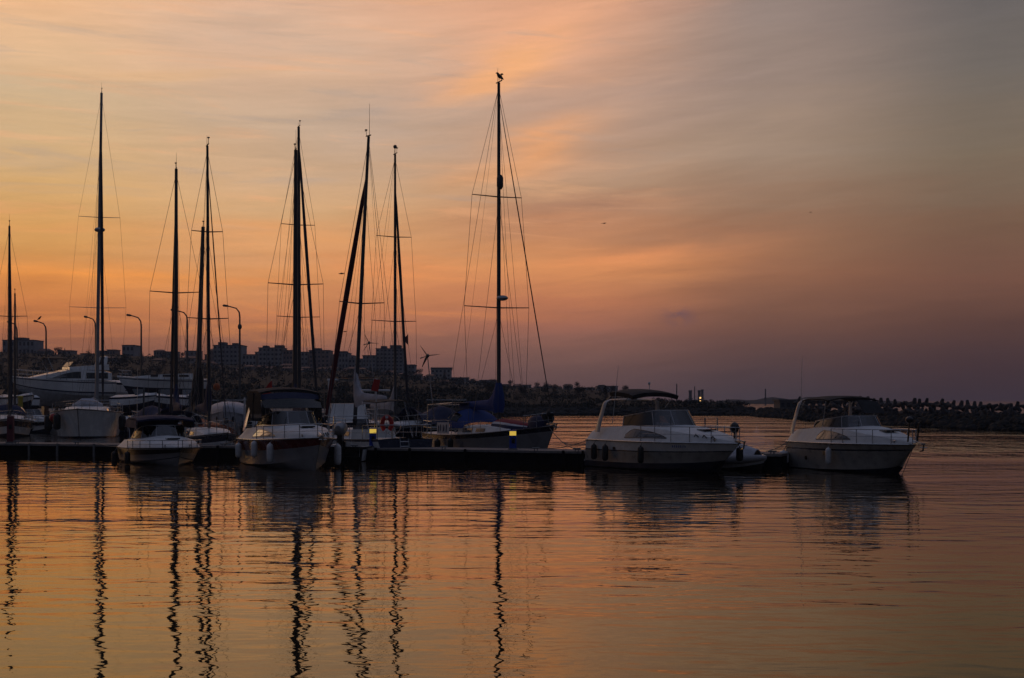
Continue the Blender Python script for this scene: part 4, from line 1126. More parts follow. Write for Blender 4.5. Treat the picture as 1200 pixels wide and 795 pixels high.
def sailboat(label, px_mast, D, ytop, a, L, B, fs=0.85, fb=1.15, xm=0.06, lean_px=0.0, spreads=(), rm=0.085, furl=None, us=(0, .12, .8, .92, 1), mats=('white', 'navy', 'anti'), rows=(2, 1, 0, 1, 0),
             mastmat='darkalu', dodger=None, boomcover=None, boom_z=1.6, radome=None, detail=True, back=True, name='sailing_yacht', shroudb=0.92, cabinmat='deckwhite', mizz=False, whip=0.9, group=None, lift=0.0, tbm=0.66, chine=0.86, flare=0.5, bp=2.0):
    h = Hull(L, B, fs, fb, draft=0.5, tb=tbm, tmax=0.45, p=bp, rake=L * 0.10 * (0.3 if bp > 2.5 else 1), chine=chine, zchine=0.02 if bp < 2.2 else -0.08, zbow=0.25 if bp < 2.2 else 0.0, flare=flare, trake=-0.25, spring=0.10)
    mx = L * xm
    yaw = radians(a - 90); bow = Vector((cos(yaw), sin(yaw), 0))
    loc = Vector((PX(px_mast, D), D, lift)) - bow * mx
    b = Boat(name, label, 'sailboat', loc, a, h, group)
    b.part(h.mesh(us, list(rows)), 'hull', list(mats))
    # deck
    rings = []
    for i in range(25):
        t = i / 24; bb = B / 2 * h.half(t) * 0.99; zs = h.zs(t); x = h.X(t, zs)
        rings.append([(x, bb, zs), (x, bb * 0.5, zs + 0.05), (x, 0, zs + 0.07), (x, -bb * 0.5, zs + 0.05), (x, -bb, zs)])
    mb = MB(); mb.loft(rings, closed=False); b.part(mb, 'deck', 'deckwhite')
    rub_rail(b, 'darkalu', 1.0, 0.03)
    # cabin trunk
    xa, xf = -0.16 * L, 0.24 * L; rings = []
    for i in range(13):
        u = i / 12; x = lerp(xa, xf, u); t = (x + L / 2) / L; bb = B / 2 * h.half(t) * 0.66; z0 = h.zs(t); hh = 0.42 * (1 - 0.75 * u ** 2.5)
        rings.append([(x, bb, z0), (x, bb * 0.88, z0 + hh), (x, bb * 0.4, z0 + hh + 0.07), (x, -bb * 0.4, z0 + hh + 0.07), (x, -bb * 0.88, z0 + hh), (x, -bb, z0)])
    mb = MB(); mb.loft(rings); cb = b.part(mb, 'cabin', cabinmat)
    for sd in (1, -1):
        for u0, u1 in ((0.12, 0.34), (0.42, 0.6)):
            g = []
            for i in range(5):
                u = lerp(u0, u1, i / 4); x = lerp(xa, xf, u); t = (x + L / 2) / L; bb = B / 2 * h.half(t) * 0.66; z0 = h.zs(t); hh = 0.42 * (1 - 0.75 * u ** 2.5)
                g.append([(x, sd * (bb * 0.965 + 0.012), z0 + hh * 0.3), (x, sd * (bb * 0.91 + 0.012), z0 + hh * 0.75)])
            mb = MB(); mb.sheet(g, 0.012); b.part(mb, 'cabin_window', 'cabinglass', cb)
    zt_deck = h.zs(0.5 + xm) + 0.42
    if ytop is None:
        if detail: _rails(b, h, L, B)
        return b
    base = Vector((mx, 0, zt_deck - 0.45)); H = PZ(ytop, D) - lift
    rel = b.M.to_3x3().inverted() @ Vector((lean_px / F * D, 0, 0))
    top = Vector((mx + rel.x, rel.y, H))
    def mp(z): return base.lerp(top, (z - base.z) / (H - base.z))
    mb = MB(); mb.tube([base, mp(lerp(base.z, H, 0.6)), top], [rm * 0.95, rm * 0.88, rm * 0.66], 10); mast = b.part(mb, 'mast', mastmat)
    # spreaders and standing rigging
    tb_ = 0.5 + xm - 0.01
    ch = [Vector((mx - 0.15, sd * B / 2 * h.half(tb_) * shroudb, h.zs(tb_))) for sd in (1, -1)]
    tips = {1: [], -1: []}
    rr = cos(radians(a) + atan2(loc.x, loc.y))
    wr = 0.0095
    rig = MB()
    for py, wpx in spreads:
        z = PZ(py, D) - lift; hw = wpx / F * D / 2 / max(0.55, abs(rr))
        c = mp(z)
        mbs = MB()
        for sd in (1, -1):
            tip = c + Vector((-0.18, sd * hw, 0.06)); tips[sd].append(tip)
            mbs.tube([c, tip], [0.035, 0.022], 6)
        b.part(mbs, 'spreader', mastmat, mast)
    for k, sd in enumerate((1, -1)):
        tl = tips[sd]
        rig.tube([mp(H - 0.25)] + sorted(tl, key=lambda v: -v.z) + [ch[k]], wr, 4)
        for j, tip in enumerate(tl):
            z = tip.z - 0.25
            rig.tube([mp(z), ch[k] + Vector((0.25 - 0.4 * j, 0, 0))], wr * 0.9, 4)
    bowp = Vector((h.X(1, fb) - 0.12, 0, h.zs(1) + 0.08)); stp = Vector((-L / 2 + 0.15, 0, h.zs(0) + 0.05))
    if back:
        sp = mp(H - 0.1); mid = sp.lerp(stp, 0.8)
        rig.tube([sp, mid], wr, 4)
        for sd in (1, -1): rig.tube([mid, stp + Vector((0, sd * B * 0.26, 0))], wr, 4)
    rig.tube([mp(H - 0.2) + Vector((-0.12, 0.05, 0)), Vector((mx - 0.2, 0.14, zt_deck + 0.2))], wr * 0.8, 4)
    rig.tube([mp(H - 0.2) + Vector((0.12, -0.06, 0)), Vector((mx + 0.3, -0.2, zt_deck + 0.1))], wr * 0.8, 4)
    rk = random.Random(int(px_mast * 7))
    for k in range(4):
        z0 = mp(lerp(H * 0.55, H - 0.3, rk.random())); e_ = Vector((mx + rk.uniform(-0.5, 0.9), rk.uniform(-0.9, 0.9) * B / 2 * 0.9, zt_deck)); md = z0.lerp(e_, 0.5) + Vector((rk.uniform(-.1, .1), rk.uniform(-.12, .12), 0))
        rig.tube([z0, z0.lerp(md, .5) + Vector((0, rk.uniform(-.03, .03), 0)), md, e_], wr * 0.75, 4)
    # forestay, maybe with a furled sail
    if furl:
        fr, fmat, ftop, fend = furl          # radius, material, photo (row, col) of the top fraction, optional end point
        f0 = mp(PZ(ftop, D) - lift)
        e = bowp
        if fend:
            e = b.inv((PX(fend[0], D), D, PZ(fend[1], D))); ex = e.copy()
            # keep it above the deck on the centre line toward the bow: move along the view
            if abs(bow.x) > 0.05:
                e = bowp.copy()
                ray = Vector((PX(fend[0], 1), 1, 0)); o = Vector((loc.x, loc.y, 0))
                # point of the centre line seen at that column
                den = bow.x - ray.x * bow.y
                s_ = (ray.x * o.y - o.x) / den if abs(den) > 1e-4 else bowp.x
                s_ = max(mx + 0.8, min(bowp.x, s_)); e = Vector((s_, 0, h.zs(1) + 0.1))
        mbf = MB(); K = 10
        prof = [(0, 0.12), (0.02, 0.35), (0.1, 0.7), (0.35, 1.0), (0.7, 1.0), (0.9, 0.8), (0.95, 0.5)]
        mbf.tube([f0.lerp(e, u) for u, _ in prof], [fr * k for _, k in prof], 7); b.part(mbf, 'furled_sail', fmat)
        rig.tube([f0, e], wr, 4)
        mbf = MB(); mbf.tube([f0.lerp(e, 0.955), f0.lerp(e, 0.972)], 0.09, 8); b.part(mbf, 'furler_drum', 'darkalu')
    else:
        rig.tube([mp(H - 0.15), bowp], wr, 4)
    b.part(rig, 'standing_rigging', 'wire', mast)
    # masthead gear
    mb = MB(); mb.tube([top + Vector((-0.25, 0, 0.02)), top + Vector((0.3, 0, 0.05))], 0.03, 5); mb.tube([top + Vector((0.25, 0, 0.05)), top + Vector((0.3, 0, 0.32))], 0.014, 4)
    mb.ell(top + Vector((0.3, 0, 0.34)), (0.07, 0.07, 0.04), 6, 4); mb.tube([top + Vector((0.2, 0, 0.3)), top + Vector((0.45, 0, 0.3))], 0.012, 4)
    b.part(mb, 'wind_instrument', 'darkalu', mast)
    if whip:
        mb = MB(); mb.tube([top + Vector((-0.1, 0, 0)), top + Vector((-0.1, 0, whip))], [0.012, 0.006], 4); b.part(mb, 'antenna', 'darkalu', mast)
    if radome:
        for py, rx, rz in radome:
            z = PZ(py, D) - lift; c = mp(z) + Vector((0.34 if rx > 0.2 else 0.22, 0, 0))
            mb = MB(); mb.ell(c, (rx, rx, rz), 14, 8); mb.tube([mp(z - 0.06), c - Vector((0, 0, rz * 0.8))], 0.03, 5); b.part(mb, 'radome', 'alu', mast)
    # boom and its cover
    bz = zt_deck + boom_z * 0.5
    bl = 0.36 * L
    bb0 = mp(bz); bb1 = bb0 + Vector((-bl, 0, 0.08))
    mb = MB(); mb.tube([bb0, bb1], 0.055, 8); bm = b.part(mb, 'boom', mastmat)
    if boomcover:
        mb = MB(); prof = [(0.0, 0.10, 0.95), (0.03, 0.16, 0.75), (0.10, 0.19, 0.42), (0.22, 0.17, 0.22), (0.5, 0.15, 0.17), (0.8, 0.12, 0.13), (0.97, 0.08, 0.09), (1.0, 0.03, 0.05)]
        rings = []
        for u, rx, rz in prof:
            c = bb0.lerp(bb1, u) + Vector((0.05 if u == 0 else 0, 0, rz * 0.75))
            rings.append([c + Vector((0, rx * cos(2 * pi * k / 10), (rz + 0.06) * sin(2 * pi * k / 10))) for k in range(10)])
        mb.loft(rings); b.part(mb, 'sail_cover', boomcover, bm)
        mb = MB(); mb.tube([bb1, mp(H - 0.3)], 0.006, 4); b.part(mb, 'topping_lift', 'wire', bm)
    # spray hood
    if dodger:
        x0 = -0.16 * L; g = []; z0 = h.zs(0.3) + 0.34; w_ = B * 0.34
        for i in range(7):
            u = i / 6; row = []
            for j in range(13):
                an = pi * j / 12
                row.append((x0 + 0.75 - 1.25 * u + 0.02 * sin(an), w_ * (1 + 0.06 * u) * cos(an), z0 - 0.3 * 0 + (0.30 + 0.62 * sin(u * pi / 2)) * sin(an) ** 0.7))
            g.append(row)
        mb = MB(); mb.sheet(g, 0.02); dg = b.part(mb, 'spray_hood', dodger)
        for sd in (1, -1):
            gg = []
            for j in (1, 2, 3):
                jj = j if sd == 1 else 12 - j
                gg.append([Vector(g[i][jj]) + Vector((0, sd * 0.022, 0.012)) for i in (3, 4, 5, 6)])
            mb = MB(); mb.sheet(gg, 0.006); b.part(mb, 'hood_window', 'clear', dg)
    # pulpit, stanchions, lifelines
    if detail: _rails(b, h, L, B)
    b.top = top; b.mp = mp; b.H = H; b.mast = mast
    return b


def wind_generator(b, px, py, D, foot, rad=0.55, rot=0.3):
    """three bladed charger on a pole standing on the boat"""
    c = b.inv((PX(px, D), D, PZ(py, D)))
    mb = MB(); mb.tube([foot, c], [0.03, 0.025], 6); pole = b.part(mb, 'generator_pole', 'steel')
    mb = MB(); yv = b.M.to_3x3().inverted() @ Vector((0, -1, 0)); rv = b.M.to_3x3().inverted() @ Vector((1, 0, 0))
    mb.tube([c + yv * 0.16, c, c - yv * 0.3], [0.04, 0.1, 0.05], 8); mb.tube([c - yv * 0.3 - rv * 0.02, c - yv * 0.3 - rv * 0.38 - Vector((0, 0, .12))], [0.03, 0.11], 4, flat=0.3)
    b.part(mb, 'generator_body', 'darkalu', pole)
    for k in range(3):
        an = rot + 2 * pi * k / 3; d = rv * cos(an) + Vector((0, 0, 1)) * sin(an)
        mb = MB(); mb.tube([c + yv * 0.16, c + yv * 0.16 + d * rad * 0.3, c + yv * 0.16 + d * rad], [0.045, 0.06, 0.02], 4, flat=0.4); b.part(mb, 'blade', 'darkalu', pole)


# S5: the big one on its own, blue covers
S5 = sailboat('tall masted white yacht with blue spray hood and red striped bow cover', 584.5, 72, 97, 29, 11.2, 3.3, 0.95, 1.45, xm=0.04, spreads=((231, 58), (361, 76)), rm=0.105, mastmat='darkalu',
              furl=(0.026, 'saildark', 112, None), dodger='canvasblue', boomcover='canvasblue', boom_z=1.5, radome=((350, 0.28, 0.13),), mats=('shadegrey', 'navy', 'anti'), rows=(2, 0, 0, 1, 1), whip=0.7, us=(0, .1, .8, .93, 1))
mb = MB(); zz = PZ(214, 72); c = S5.mp(zz) + Vector((0.12, 0, 0)); mb.tube([c - Vector((0, 0, 0.34)), c - Vector((0, 0, 0.2)), c + Vector((0, 0, 0.2)), c + Vector((0, 0, 0.34))], [0.08, 0.16, 0.16, 0.08], 10); S5.part(mb, 'radar_reflector', 'darkalu', S5.mast)
h = S5.h
# striped covered dinghy on the foredeck
dn = MB(); rings = []
for i in range(11):
    u = i / 10; x = lerp(0.9, 3.3, u); w_ = 0.72 * (1 - max(0, (u - 0.5) / 0.5) ** 2.5 * 0.85); hh = 0.52 * (1 - 0.45 * u * u)
    z0 = h.zs(0.6) + 0.16
    rings.append([(x, w_ * cos(pi * k / 12), z0 + hh * sin(pi * k / 12) ** 0.8) for k in range(13)])
rowm = [1, 1, 2, 0, 0, 2, 2, 0, 0, 2, 1, 1]
dn.loft(rings, closed=False, rows=[1, 1, 2, 0, 0, 0, 0, 0, 0, 2, 1, 1])
dn.add(rings[0], [tuple(range(12, -1, -1))], 1); dn.add(rings[-1], [tuple(range(13))], 1)
o = dn.build('dinghy_cover', ['canvasred', 'canvasnavy', 'stripewhite'])
o.matrix_world = S5.M; tag(o, 'upturned dinghy under a red, white and navy striped cover on the foredeck', 'dinghy')
mb = MB(); prof = [(3.4, .18), (3.6, .34), (4.0, .38), (4.4, .33), (4.75, .16)]
mb.tube([(x, 0.1, h.zs(.8) + 0.32) for x, _ in prof], [r for _, r in prof], 10); o = mb.build('sail_bag', 'canvasnavy'); o.matrix_world = S5.M
tag(o, 'bulky navy sail bag lashed on the bow of the tall masted yacht', 'sail bag')
# mast base cover
mb = MB(); mb.tube([S5.mp(2.0), S5.mp(2.35) + Vector((-0.05, 0, 0)), S5.mp(2.8), S5.mp(3.4)], [0.22, 0.32, 0.26, 0.14], 10); S5.part(mb, 'mast_boot', 'canvasblue', S5.mast)
# weather cloth with marks
p0, p1 = h.side(0.22, 1, -1, -0.03), h.side(0.36, 1, -1, -0.03)
mb = MB(); mb.sheet([[p0 + Vector((0, 0, 0.05)), p0 + Vector((0, 0, 0.6))], [p0.lerp(p1, .5) + Vector((0, -.02, 0.05)), p0.lerp(p1, .5) + Vector((0, -.02, 0.6))], [p1 + Vector((0, 0, 0.05)), p1 + Vector((0, 0, 0.6))]], 0.012); wc = S5.part(mb, 'weather_cloth', 'stripewhite')
mb = MB()
for u, z0, z1 in ((0.15, .15, .45), (.32, .2, .5), (.55, .15, .48), (.62, .2, .4), (.8, .15, .5)):
    q = p0.lerp(p1, u) + Vector((0, -0.035, 0)); mb.tube([q + Vector((0, 0, z0)), q + Vector((0.04, 0, z1))], 0.02, 4)
S5.part(mb, 'cloth_marking', 'letter', wc)
mb = MB(); mb.tube([(-4.9, -1.1, 1.0), (-4.9, -1.1, 2.35), (-2.2, -1.1, 2.45), (-2.2, -1.1, 1.4)], 0.025, 6); mb.tube([(-4.9, 1.1, 1.0), (-4.9, 1.1, 2.35), (-2.2, 1.1, 2.45), (-2.2, 1.1, 1.4)], 0.025, 6)
mb.tube([(-4.9, -1.1, 2.35), (-4.9, 1.1, 2.35)], 0.025, 6); S5.part(mb, 'bimini_frame', 'steel')
mb = MB(); mb.sheet([[(x, y, 2.46 - 0.04 * y * y) for y in (-1.1, 0, 1.1)] for x in (-4.8, -3.6, -2.3)], 0.03); S5.part(mb, 'bimini_top', 'canvasblack')
anchor(S5, h.X(1, 1.4) - 0.1, 1.5)
mb = MB(); q = h.X(1, 1.4)
for k, (dx, dy) in enumerate(((-0.5, 0.1), (-0.7, -0.05), (-0.35, 0.0))): mb.ell((q + dx, dy, 1.78 + 0.1 * k), (0.18, 0.18, 0.2), 8, 6)
S5.part(mb, 'bow_gear', 'rubber')
fender('black fender beneath the weather cloth of the tall masted yacht', S5, 0.40, -1, L=0.6, r=0.14, group='fenders of the tall masted yacht', drop=0.0)
fender('black fender further aft of the weather cloth on the tall masted yacht', S5, 0.26, -1, L=0.6, r=0.15, group='fenders of the tall masted yacht', drop=0.05)
wind_generator(S5, 501, 417, 76, (-4.4, -1.0, 1.6), 0.62, pi / 2 + 0.62)

# S4: leaning mast, maroon furled sail, stern to us
S4 = sailboat('yacht with a leaning mast, maroon furled sail and grey sail cover, stern on', 415, 71, 160, 208, 10.0, 3.3, 0.9, 1.2, xm=0.08, lean_px=17, spreads=((356, 52),), rm=0.10, mastmat='wood' if False else 'darkalu',
              furl=(0.13, 'sailmaroon', 205, (380, 476)), boomcover='canvasgrey', boom_z=2.3, us=(0, .1, .55, .9, 1), rows=(2, 0, 0, 0, 1), tbm=0.78, whip=1.5)
mb = MB(); mb.sheet([[(-2.6 + 0.0, y, 2.62 - 0.08 * y * y) for y in (-1.0, -.5, 0, .5, 1.0)] for _ in (0,)] + [[(-4.2, y, 2.55 - 0.08 * y * y) for y in (-1.0, -.5, 0, .5, 1.0)]], 0.03); S4.part(mb, 'bimini_top', 'canvasblack')
for sd in (1, -1):
    mb = MB(); mb.tube([(-3.9, sd * 1.0, 1.0), (-4.2, sd * 1.0, 2.47)], 0.018, 6); mb.tube([(-3.5, sd * 1.0, 1.0), (-2.6, sd * 1.0, 2.54)], 0.018, 6); S4.part(mb, 'bimini_pole', 'steel')
mb = MB(); mb.tube([(-3.9, 1.55, 3.0), (-3.9, 0.25, 3.0)], 0.045, 8); mb.tube([(-4.0, 0.9, 0.95), (-3.9, 0.9, 3.0)], 0.022, 6); S4.part(mb, 'stern_light_bar', 'fwhite')
mb = MB(); mb.sheet([[(-3.95, 1.0 + 0.03 * k, 3.5 - 0.1 * k) , (-3.95, 0.72 + 0.02 * k, 3.45 - 0.1 * k)] for k in range(6)], 0.01); S4.part(mb, 'ensign', 'redflag')
mb = MB(); mb.tube([(-5.1, 0.3, 0.95), (-5.25, 0.3, 0.1)], 0.02, 6); mb.tube([(-5.1, -0.1, 0.95), (-5.25, -0.1, 0.1)], 0.02, 6)
for k in range(4): mb.tube([(-5.13 - 0.03 * k, 0.3, 0.8 - 0.2 * k), (-5.13 - 0.03 * k, -0.1, 0.8 - 0.2 * k)], 0.018, 6)
S4.part(mb, 'boarding_ladder', 'steel')
q = S4.w((-4.95, -0.9, 1.55))
t = thing('lifebuoy', 'red horseshoe lifebuoy hung on the stern rail of the leaning mast yacht', 'lifebuoy', (PX(454, q.y), q.y - 0.25, PZ(497, q.y)))
mb = MB(); mb.tube([(0.2 * sin(a_ * 0.26 - 2.6), 0, 0.30 * cos(a_ * 0.26 - 2.6)) for a_ in range(21)], 0.10, 8, flat=1.0); mb.build('float_ring', 'buoyred', t)
mb = MB(); mb.box((0, -0.11, 0.3), (0.12, 0.03, 0.12)); mb.build('reflective_patch', 'stripewhite', t)

# outboard boat beside it
h = Hull(5.2, 2.1, 0.62, 0.8, draft=0.25, tb=0.9, tmax=0.45, p=2.4, rake=0.6)
M1 = Boat('outboard_boat', 'open white boat with a silver outboard motor behind the first lit pedestal', 'motorboat', (PX(418, 66.5), 67.2), 170, h)
M1.part(h.mesh((0, .15, .8, 1), [1, 0, 0, 2]), 'hull', ['white', 'anti', 'black'])
rings = []
for i in range(21):
    t = i / 20; bb = 1.05 * h.half(t) * 0.98; zs = h.zs(t); x = h.X(t, zs); fl = 0.2 if t < 0.7 else zs + 0.02
    rings.append([(x, bb, zs), (x, bb * 0.85, zs), (x, bb * 0.83, fl), (x, -bb * 0.83, fl), (x, -bb * 0.85, zs), (x, -bb, zs)])
mb = MB(); mb.loft(rings, closed=False); M1.part(mb, 'deck', 'deckwhite')
mb = MB(); mb.box((0.3, 0, 0.8), (0.7, 0.7, 1.0), taper=0.85); M1.part(mb, 'console', 'white')
mb = MB(); mb.sheet([[(0.55, y, 1.3), (0.35, y * 0.9, 1.75)] for y in (-.4, 0, .4)], 0.01); M1.part(mb, 'windscreen', 'glass')
rings = [[(x, 0.26 * k * cos(2 * pi * j / 10), z + r * sin(2 * pi * j / 10)) for j in range(10)] for x, k, z, r in ((-3.15, .5, 1.38, .14), (-3.05, .95, 1.36, .26), (-2.75, 1.05, 1.38, .32), (-2.45, .9, 1.42, .24), (-2.35, .4, 1.44, .1))]
mb = MB(); mb.loft(rings); om = M1.part(mb, 'outboard_motor', 'alu')
mb = MB(); mb.box((-2.75, 0, 0.62), (0.24, 0.18, 1.15), taper=1.3); mb.box((-2.62, 0, 0.7), (0.2, 0.36, 0.3)); M1.part(mb, 'motor_leg', 'black', om)
mb = MB(); mb.tube([(-1.0, 0.9, .6), (-1.0, 0.8, 1.9), (-1.0, -0.8, 1.9), (-1.0, -0.9, .6)], 0.025, 6); M1.part(mb, 'roll_bar', 'steel')

# S4b: second yacht beyond
S4b = sailboat('dark hulled yacht beyond the leaning mast with a furled headsail', 463, 92, 181, 27, 11, 3.4, 0.9, 1.2, spreads=((278, 41), (377, 52)), rm=0.10, furl=(0.085, 'saildark', 215, (479, 470)), us=(0, .1, .6, .9, 1), rows=(2, 1, 1, 1, 0), whip=0.5, boomcover='canvasgrey')
wind_generator(S4b, 432.5, 402, 96, (-5.0, 1.2, 1.6), 0.62, pi / 2 + 0.45)
mb = MB(); c = S4b.top; mb.ell(c + Vector((0, 0.0, 0.45)), (0.12, 0.12, 0.12), 8, 6); mb.tube([c, c + Vector((0, 0, 0.4))], 0.014, 4); S4b.part(mb, 'masthead_light', 'darkalu', S4b.mast)
mb = MB(); mb.sheet([[(-0.3 - 0.12 * k, 1.25 + 0.03 * sin(k * 1.4), PZ(390, 92) - 0.06 * k - S4b.h.zs(0) * 0), (-0.3 - 0.09 * k, 1.27 + 0.03 * sin(k * 1.4), PZ(390, 92) - 0.75 + 0.06 * k)] for k in range(5)], 0.01); S4b.part(mb, 'courtesy_flag', 'sailmaroon', S4b.mast)

# S3a / S3b behind the express cruiser
S3a = sailboat('yacht directly behind the red banded cruiser with a thick mast', 345.5, 76, 176, 196, 10.5, 3.3, xm=0.05, lean_px=1, spreads=((334, 64),), rm=0.125, boomcover='canvasnavy', boom_z=1.6, dodger='canvasnavy', whip=1.0, us=(0, .1, .7, .9, 1), rows=(2, 0, 0, 1, 0))
S3b = sailboat('larger yacht with two spreaders and dark furled sail behind the thick mast', 351, 97, 149, 24, 13, 3.9, 1.0, 1.4, lean_px=-1, spreads=((264, 39), (372, 50)), rm=0.12, furl=(0.10, 'saildark', 165, (373, 470)), whip=0.3, us=(0, .1, .5, .9, 1), rows=(2, 1, 1, 1, 0))

# S2 group behind the small boat
S2a = sailboat('dark blue yacht behind the navy canopy, masthead sail furled towards shore', 206, 79, 198, 196, 10, 3.2, xm=0.06, lean_px=0.5, spreads=((343.5, 60),), rm=0.115, furl=(0.085, 'saildark', 232, (184, 455)), whip=0.8, boomcover='canvasnavy', us=(0, .1, .5, .9, 1), rows=(2, 1, 1, 1, 0), dodger='canvasnavy')
S2b = sailboat('white yacht with a broad navy sheer band between the two motorboats', 245, 73, 171, 22, 8.6, 2.9, 0.85, 1.1, xm=0.0, lean_px=-2, spreads=((272, 36), (374, 48)), rm=0.085, furl=(0.03, 'saildark', 190, None), whip=0.5, us=(0, .1, .58, .95, 1), rows=(2, 2, 0, 1, 0), boomcover='canvasnavy', mastmat='darkalu')
S2c = sailboat('yacht with a short leaning mast and dark bundled sail under the hauled out hull', 230, 86, 266, 190, 8.5, 2.9, xm=0.05, lean_px=8, spreads=(), rm=0.15, boomcover='canvasblack', boom_z=1.2, whip=0.5, us=(0, .1, .5, .9, 1), rows=(2, 0, 0, 1, 0), mastmat='darkalu')
mb = MB(); mb.tube([S2c.mp(2.0), S2c.mp(2.6), S2c.mp(3.6), S2c.mp(4.4)], [0.28, 0.36, 0.32, 0.16], 10); S2c.part(mb, 'sail_bundle', 'canvasblack', S2c.mast)

# S1: broad bow-on yacht
S1 = sailboat('broad white hull seen bow on with dark fenders and a red buoy', 102, 110, None, 10, 13.0, 4.9, 1.75, 2.0, xm=0.0, chine=0.88, flare=0.6, bp=2.3, us=(0, .07, .5, .93, 1), rows=(2, 1, 0, 0, 0), mats=('white', 'navy', 'anti'))
S1b = sailboat('white yacht with a round radar dome halfway up its mast, behind the bow on hull', 113, 132, 109, 20, 14.0, 4.2, 1.3, 1.6, xm=0.05, lean_px=6, spreads=((255, 47), (361, 64)), rm=0.16, furl=(0.13, 'saildark', 150, (128, 462)), radome=((270, 0.46, 0.22),), us=(0, .1, .5, .9, 1), rows=(2, 0, 0, 0, 0), boomcover='canvasgrey', whip=0.9, mastmat='alu')
mb = MB(); mb.tube([(-0.5, -0.9, 2.15), (0.1, -0.3, 2.4), (0.1, 0.3, 2.4), (-0.5, 0.9, 2.15)], [0.25, 0.34, 0.34, 0.25], 8); S1.part(mb, 'foredeck_cover', 'tarp')
for i, (t_, sd, lab) in enumerate(((0.52, -1, 'dark fender furthest aft on the sunlit flank of the bow on hull'), (0.66, -1, 'dark fender beside the one furthest aft on the bow on hull'), (0.84, -1, 'dark fender next to the red buoy on the bow on hull'), (0.6, 1, 'dark fender on the shaded flank of the bow on hull'))):
    fender(lab, S1, t_, sd, L=1.1, r=0.26, group='fenders of the bow on hull')
fender('round red buoy hung at the bow of the broad white hull', S1, 0.79, -1, 'buoyred', L=0.5, r=0.27, ball=True)

# S0 at the frame edge
S0 = sailboat('yacht at the photo edge with a short single spreader mast', 11, 112, 265, 20, 11, 3.5, 1.1, 1.3, spreads=((371, 40),), rm=0.11, furl=(0.10, 'saildark', 275, None), xm=0.05, us=(0, .1, .5, .9, 1), rows=(2, 0, 0, 1, 0), whip=0.9, dodger='canvasnavy')
S0m = sailboat('small yacht with a stub mast beside the edge yacht', 17.5, 118, 344, 200, 7.5, 2.6, spreads=(), rm=0.09, whip=0.4, us=(0, .1, .5, .9, 1), rows=(2, 0, 0, 1, 0))
# mastless yachts packed in behind, under dark covers
for px, D, a_, lab, cm in ((196, 97, 34, 'mastless yacht with a navy cover packed in beyond the navy canopied boat', 'canvasnavy'), (203, 112, -28, 'mastless yacht with a black cover lying before the hauled out sailing hull', 'canvasblack'),
                          (306, 99, 30, 'mastless yacht with a black cover beyond the canopy of the red banded cruiser', 'canvasblack'), (484, 92, -35, 'mastless yacht with a navy cover lying beyond the lifebuoy', 'canvasnavy'), (142, 120, 40, 'mastless yacht with a black cover under the bow of the hauled out sailing hull', 'canvasblack')):
    b_ = sailboat(lab, px, D, None, a_, 9.0, 3.0, 0.95, 1.25, xm=0.0, us=(0, .1, .5, .9, 1), rows=(2, 1, 1, 1, 0), mats=('white', 'navy', 'anti'), group='mastless yachts')
    z0 = b_.h.zs(0.4)
    g = [[(lerp(-3.6, 0.4, u), 1.15 * v, z0 + 0.25 + (0.85 + 0.25 * sin(u * 7)) * (1 - abs(v) ** 2.2)) for v in (-1, -.7, -.35, 0, .35, .7, 1)] for u in [i / 8 for i in range(9)]]
    mb = MB(); mb.sheet(g, 0.03); b_.part(mb, 'cockpit_cover', cm)
    mb = MB()
    for sx_ in (-4.0, -2.6):
        mb.tube([(sx_, -1.0, z0), (sx_, -1.0, z0 + 1.7), (sx_, 1.0, z0 + 1.7), (sx_, 1.0, z0)], 0.025, 5)
    b_.part(mb, 'stern_arch', 'steel')
# low white open boat in front of them
W1 = cruiser('day_cruiser', 'low white open boat moored in front of the yacht at the photo edge', (PX(8, 116), 116), 60, L=6.5, B=2.4, fs=0.8, fb=1.0, us=(0, .1, .5, .9, 1), mats=('white', 'navy', 'anti'), rows=[2, 0, 0, 1, 0], ws=0.5, railh=0.4, win=False)
W2 = cruiser('day_cruiser', 'low white open boat just beyond the fenders of the bow on hull', (PX(40, 124), 124), 50, L=6.0, B=2.3, fs=0.8, fb=0.95, us=(0, .1, .5, .9, 1), mats=('white', 'navy', 'anti'), rows=[2, 0, 0, 1, 0], ws=0.45, railh=0.4, win=False)

# motor sailer with stern gantry, between the cruisers and the leaning mast
h = Hull(9, 3.2, 1.3, 1.6, draft=0.5, tb=0.85, tmax=0.45, p=2.2, rake=0.9)
M2 = Boat('motor_sailer', 'white motor boat with a tall white stern gantry behind the leaning mast yacht', 'motorboat', (PX(398, 86), 90), 190, h)
M2.part(h.mesh((0, .1, .8, 1), [1, 0, 0, 2]), 'hull', ['white', 'anti', 'navy'])
rings = [[(h.X(i / 16, h.zs(i / 16)), y * 1.58 * h.half(i / 16), h.zs(i / 16) + (0.05 if y == 0 else 0)) for y in (1, 0, -1)] for i in range(17)]
mb = MB(); mb.loft(rings, closed=False); M2.part(mb, 'deck', 'deckwhite')
mb = MB(); mb.box((0.4, 0, 1.9), (3.4, 2.2, 1.0), taper=0.88); M2.part(mb, 'cabin', 'white')
for sd in (1, -1):
    mb = MB(); mb.box((0.4, sd * 1.055, 2.0), (2.6, 0.03, 0.38)); M2.part(mb, 'cabin_window', 'cabinglass')
mb = MB()
for y in (-1.3, 1.3):
    mb.tube([(-4.3, y, 1.2), (-4.3, y, 3.7)], 0.06, 6); mb.tube([(-4.0, y, 1.2), (-4.0, y, 3.7)], 0.05, 6)
    for k in range(5): mb.tube([(-4.3, y, 1.4 + 0.5 * k), (-4.0, y, 1.7 + 0.5 * k)], 0.03, 5)
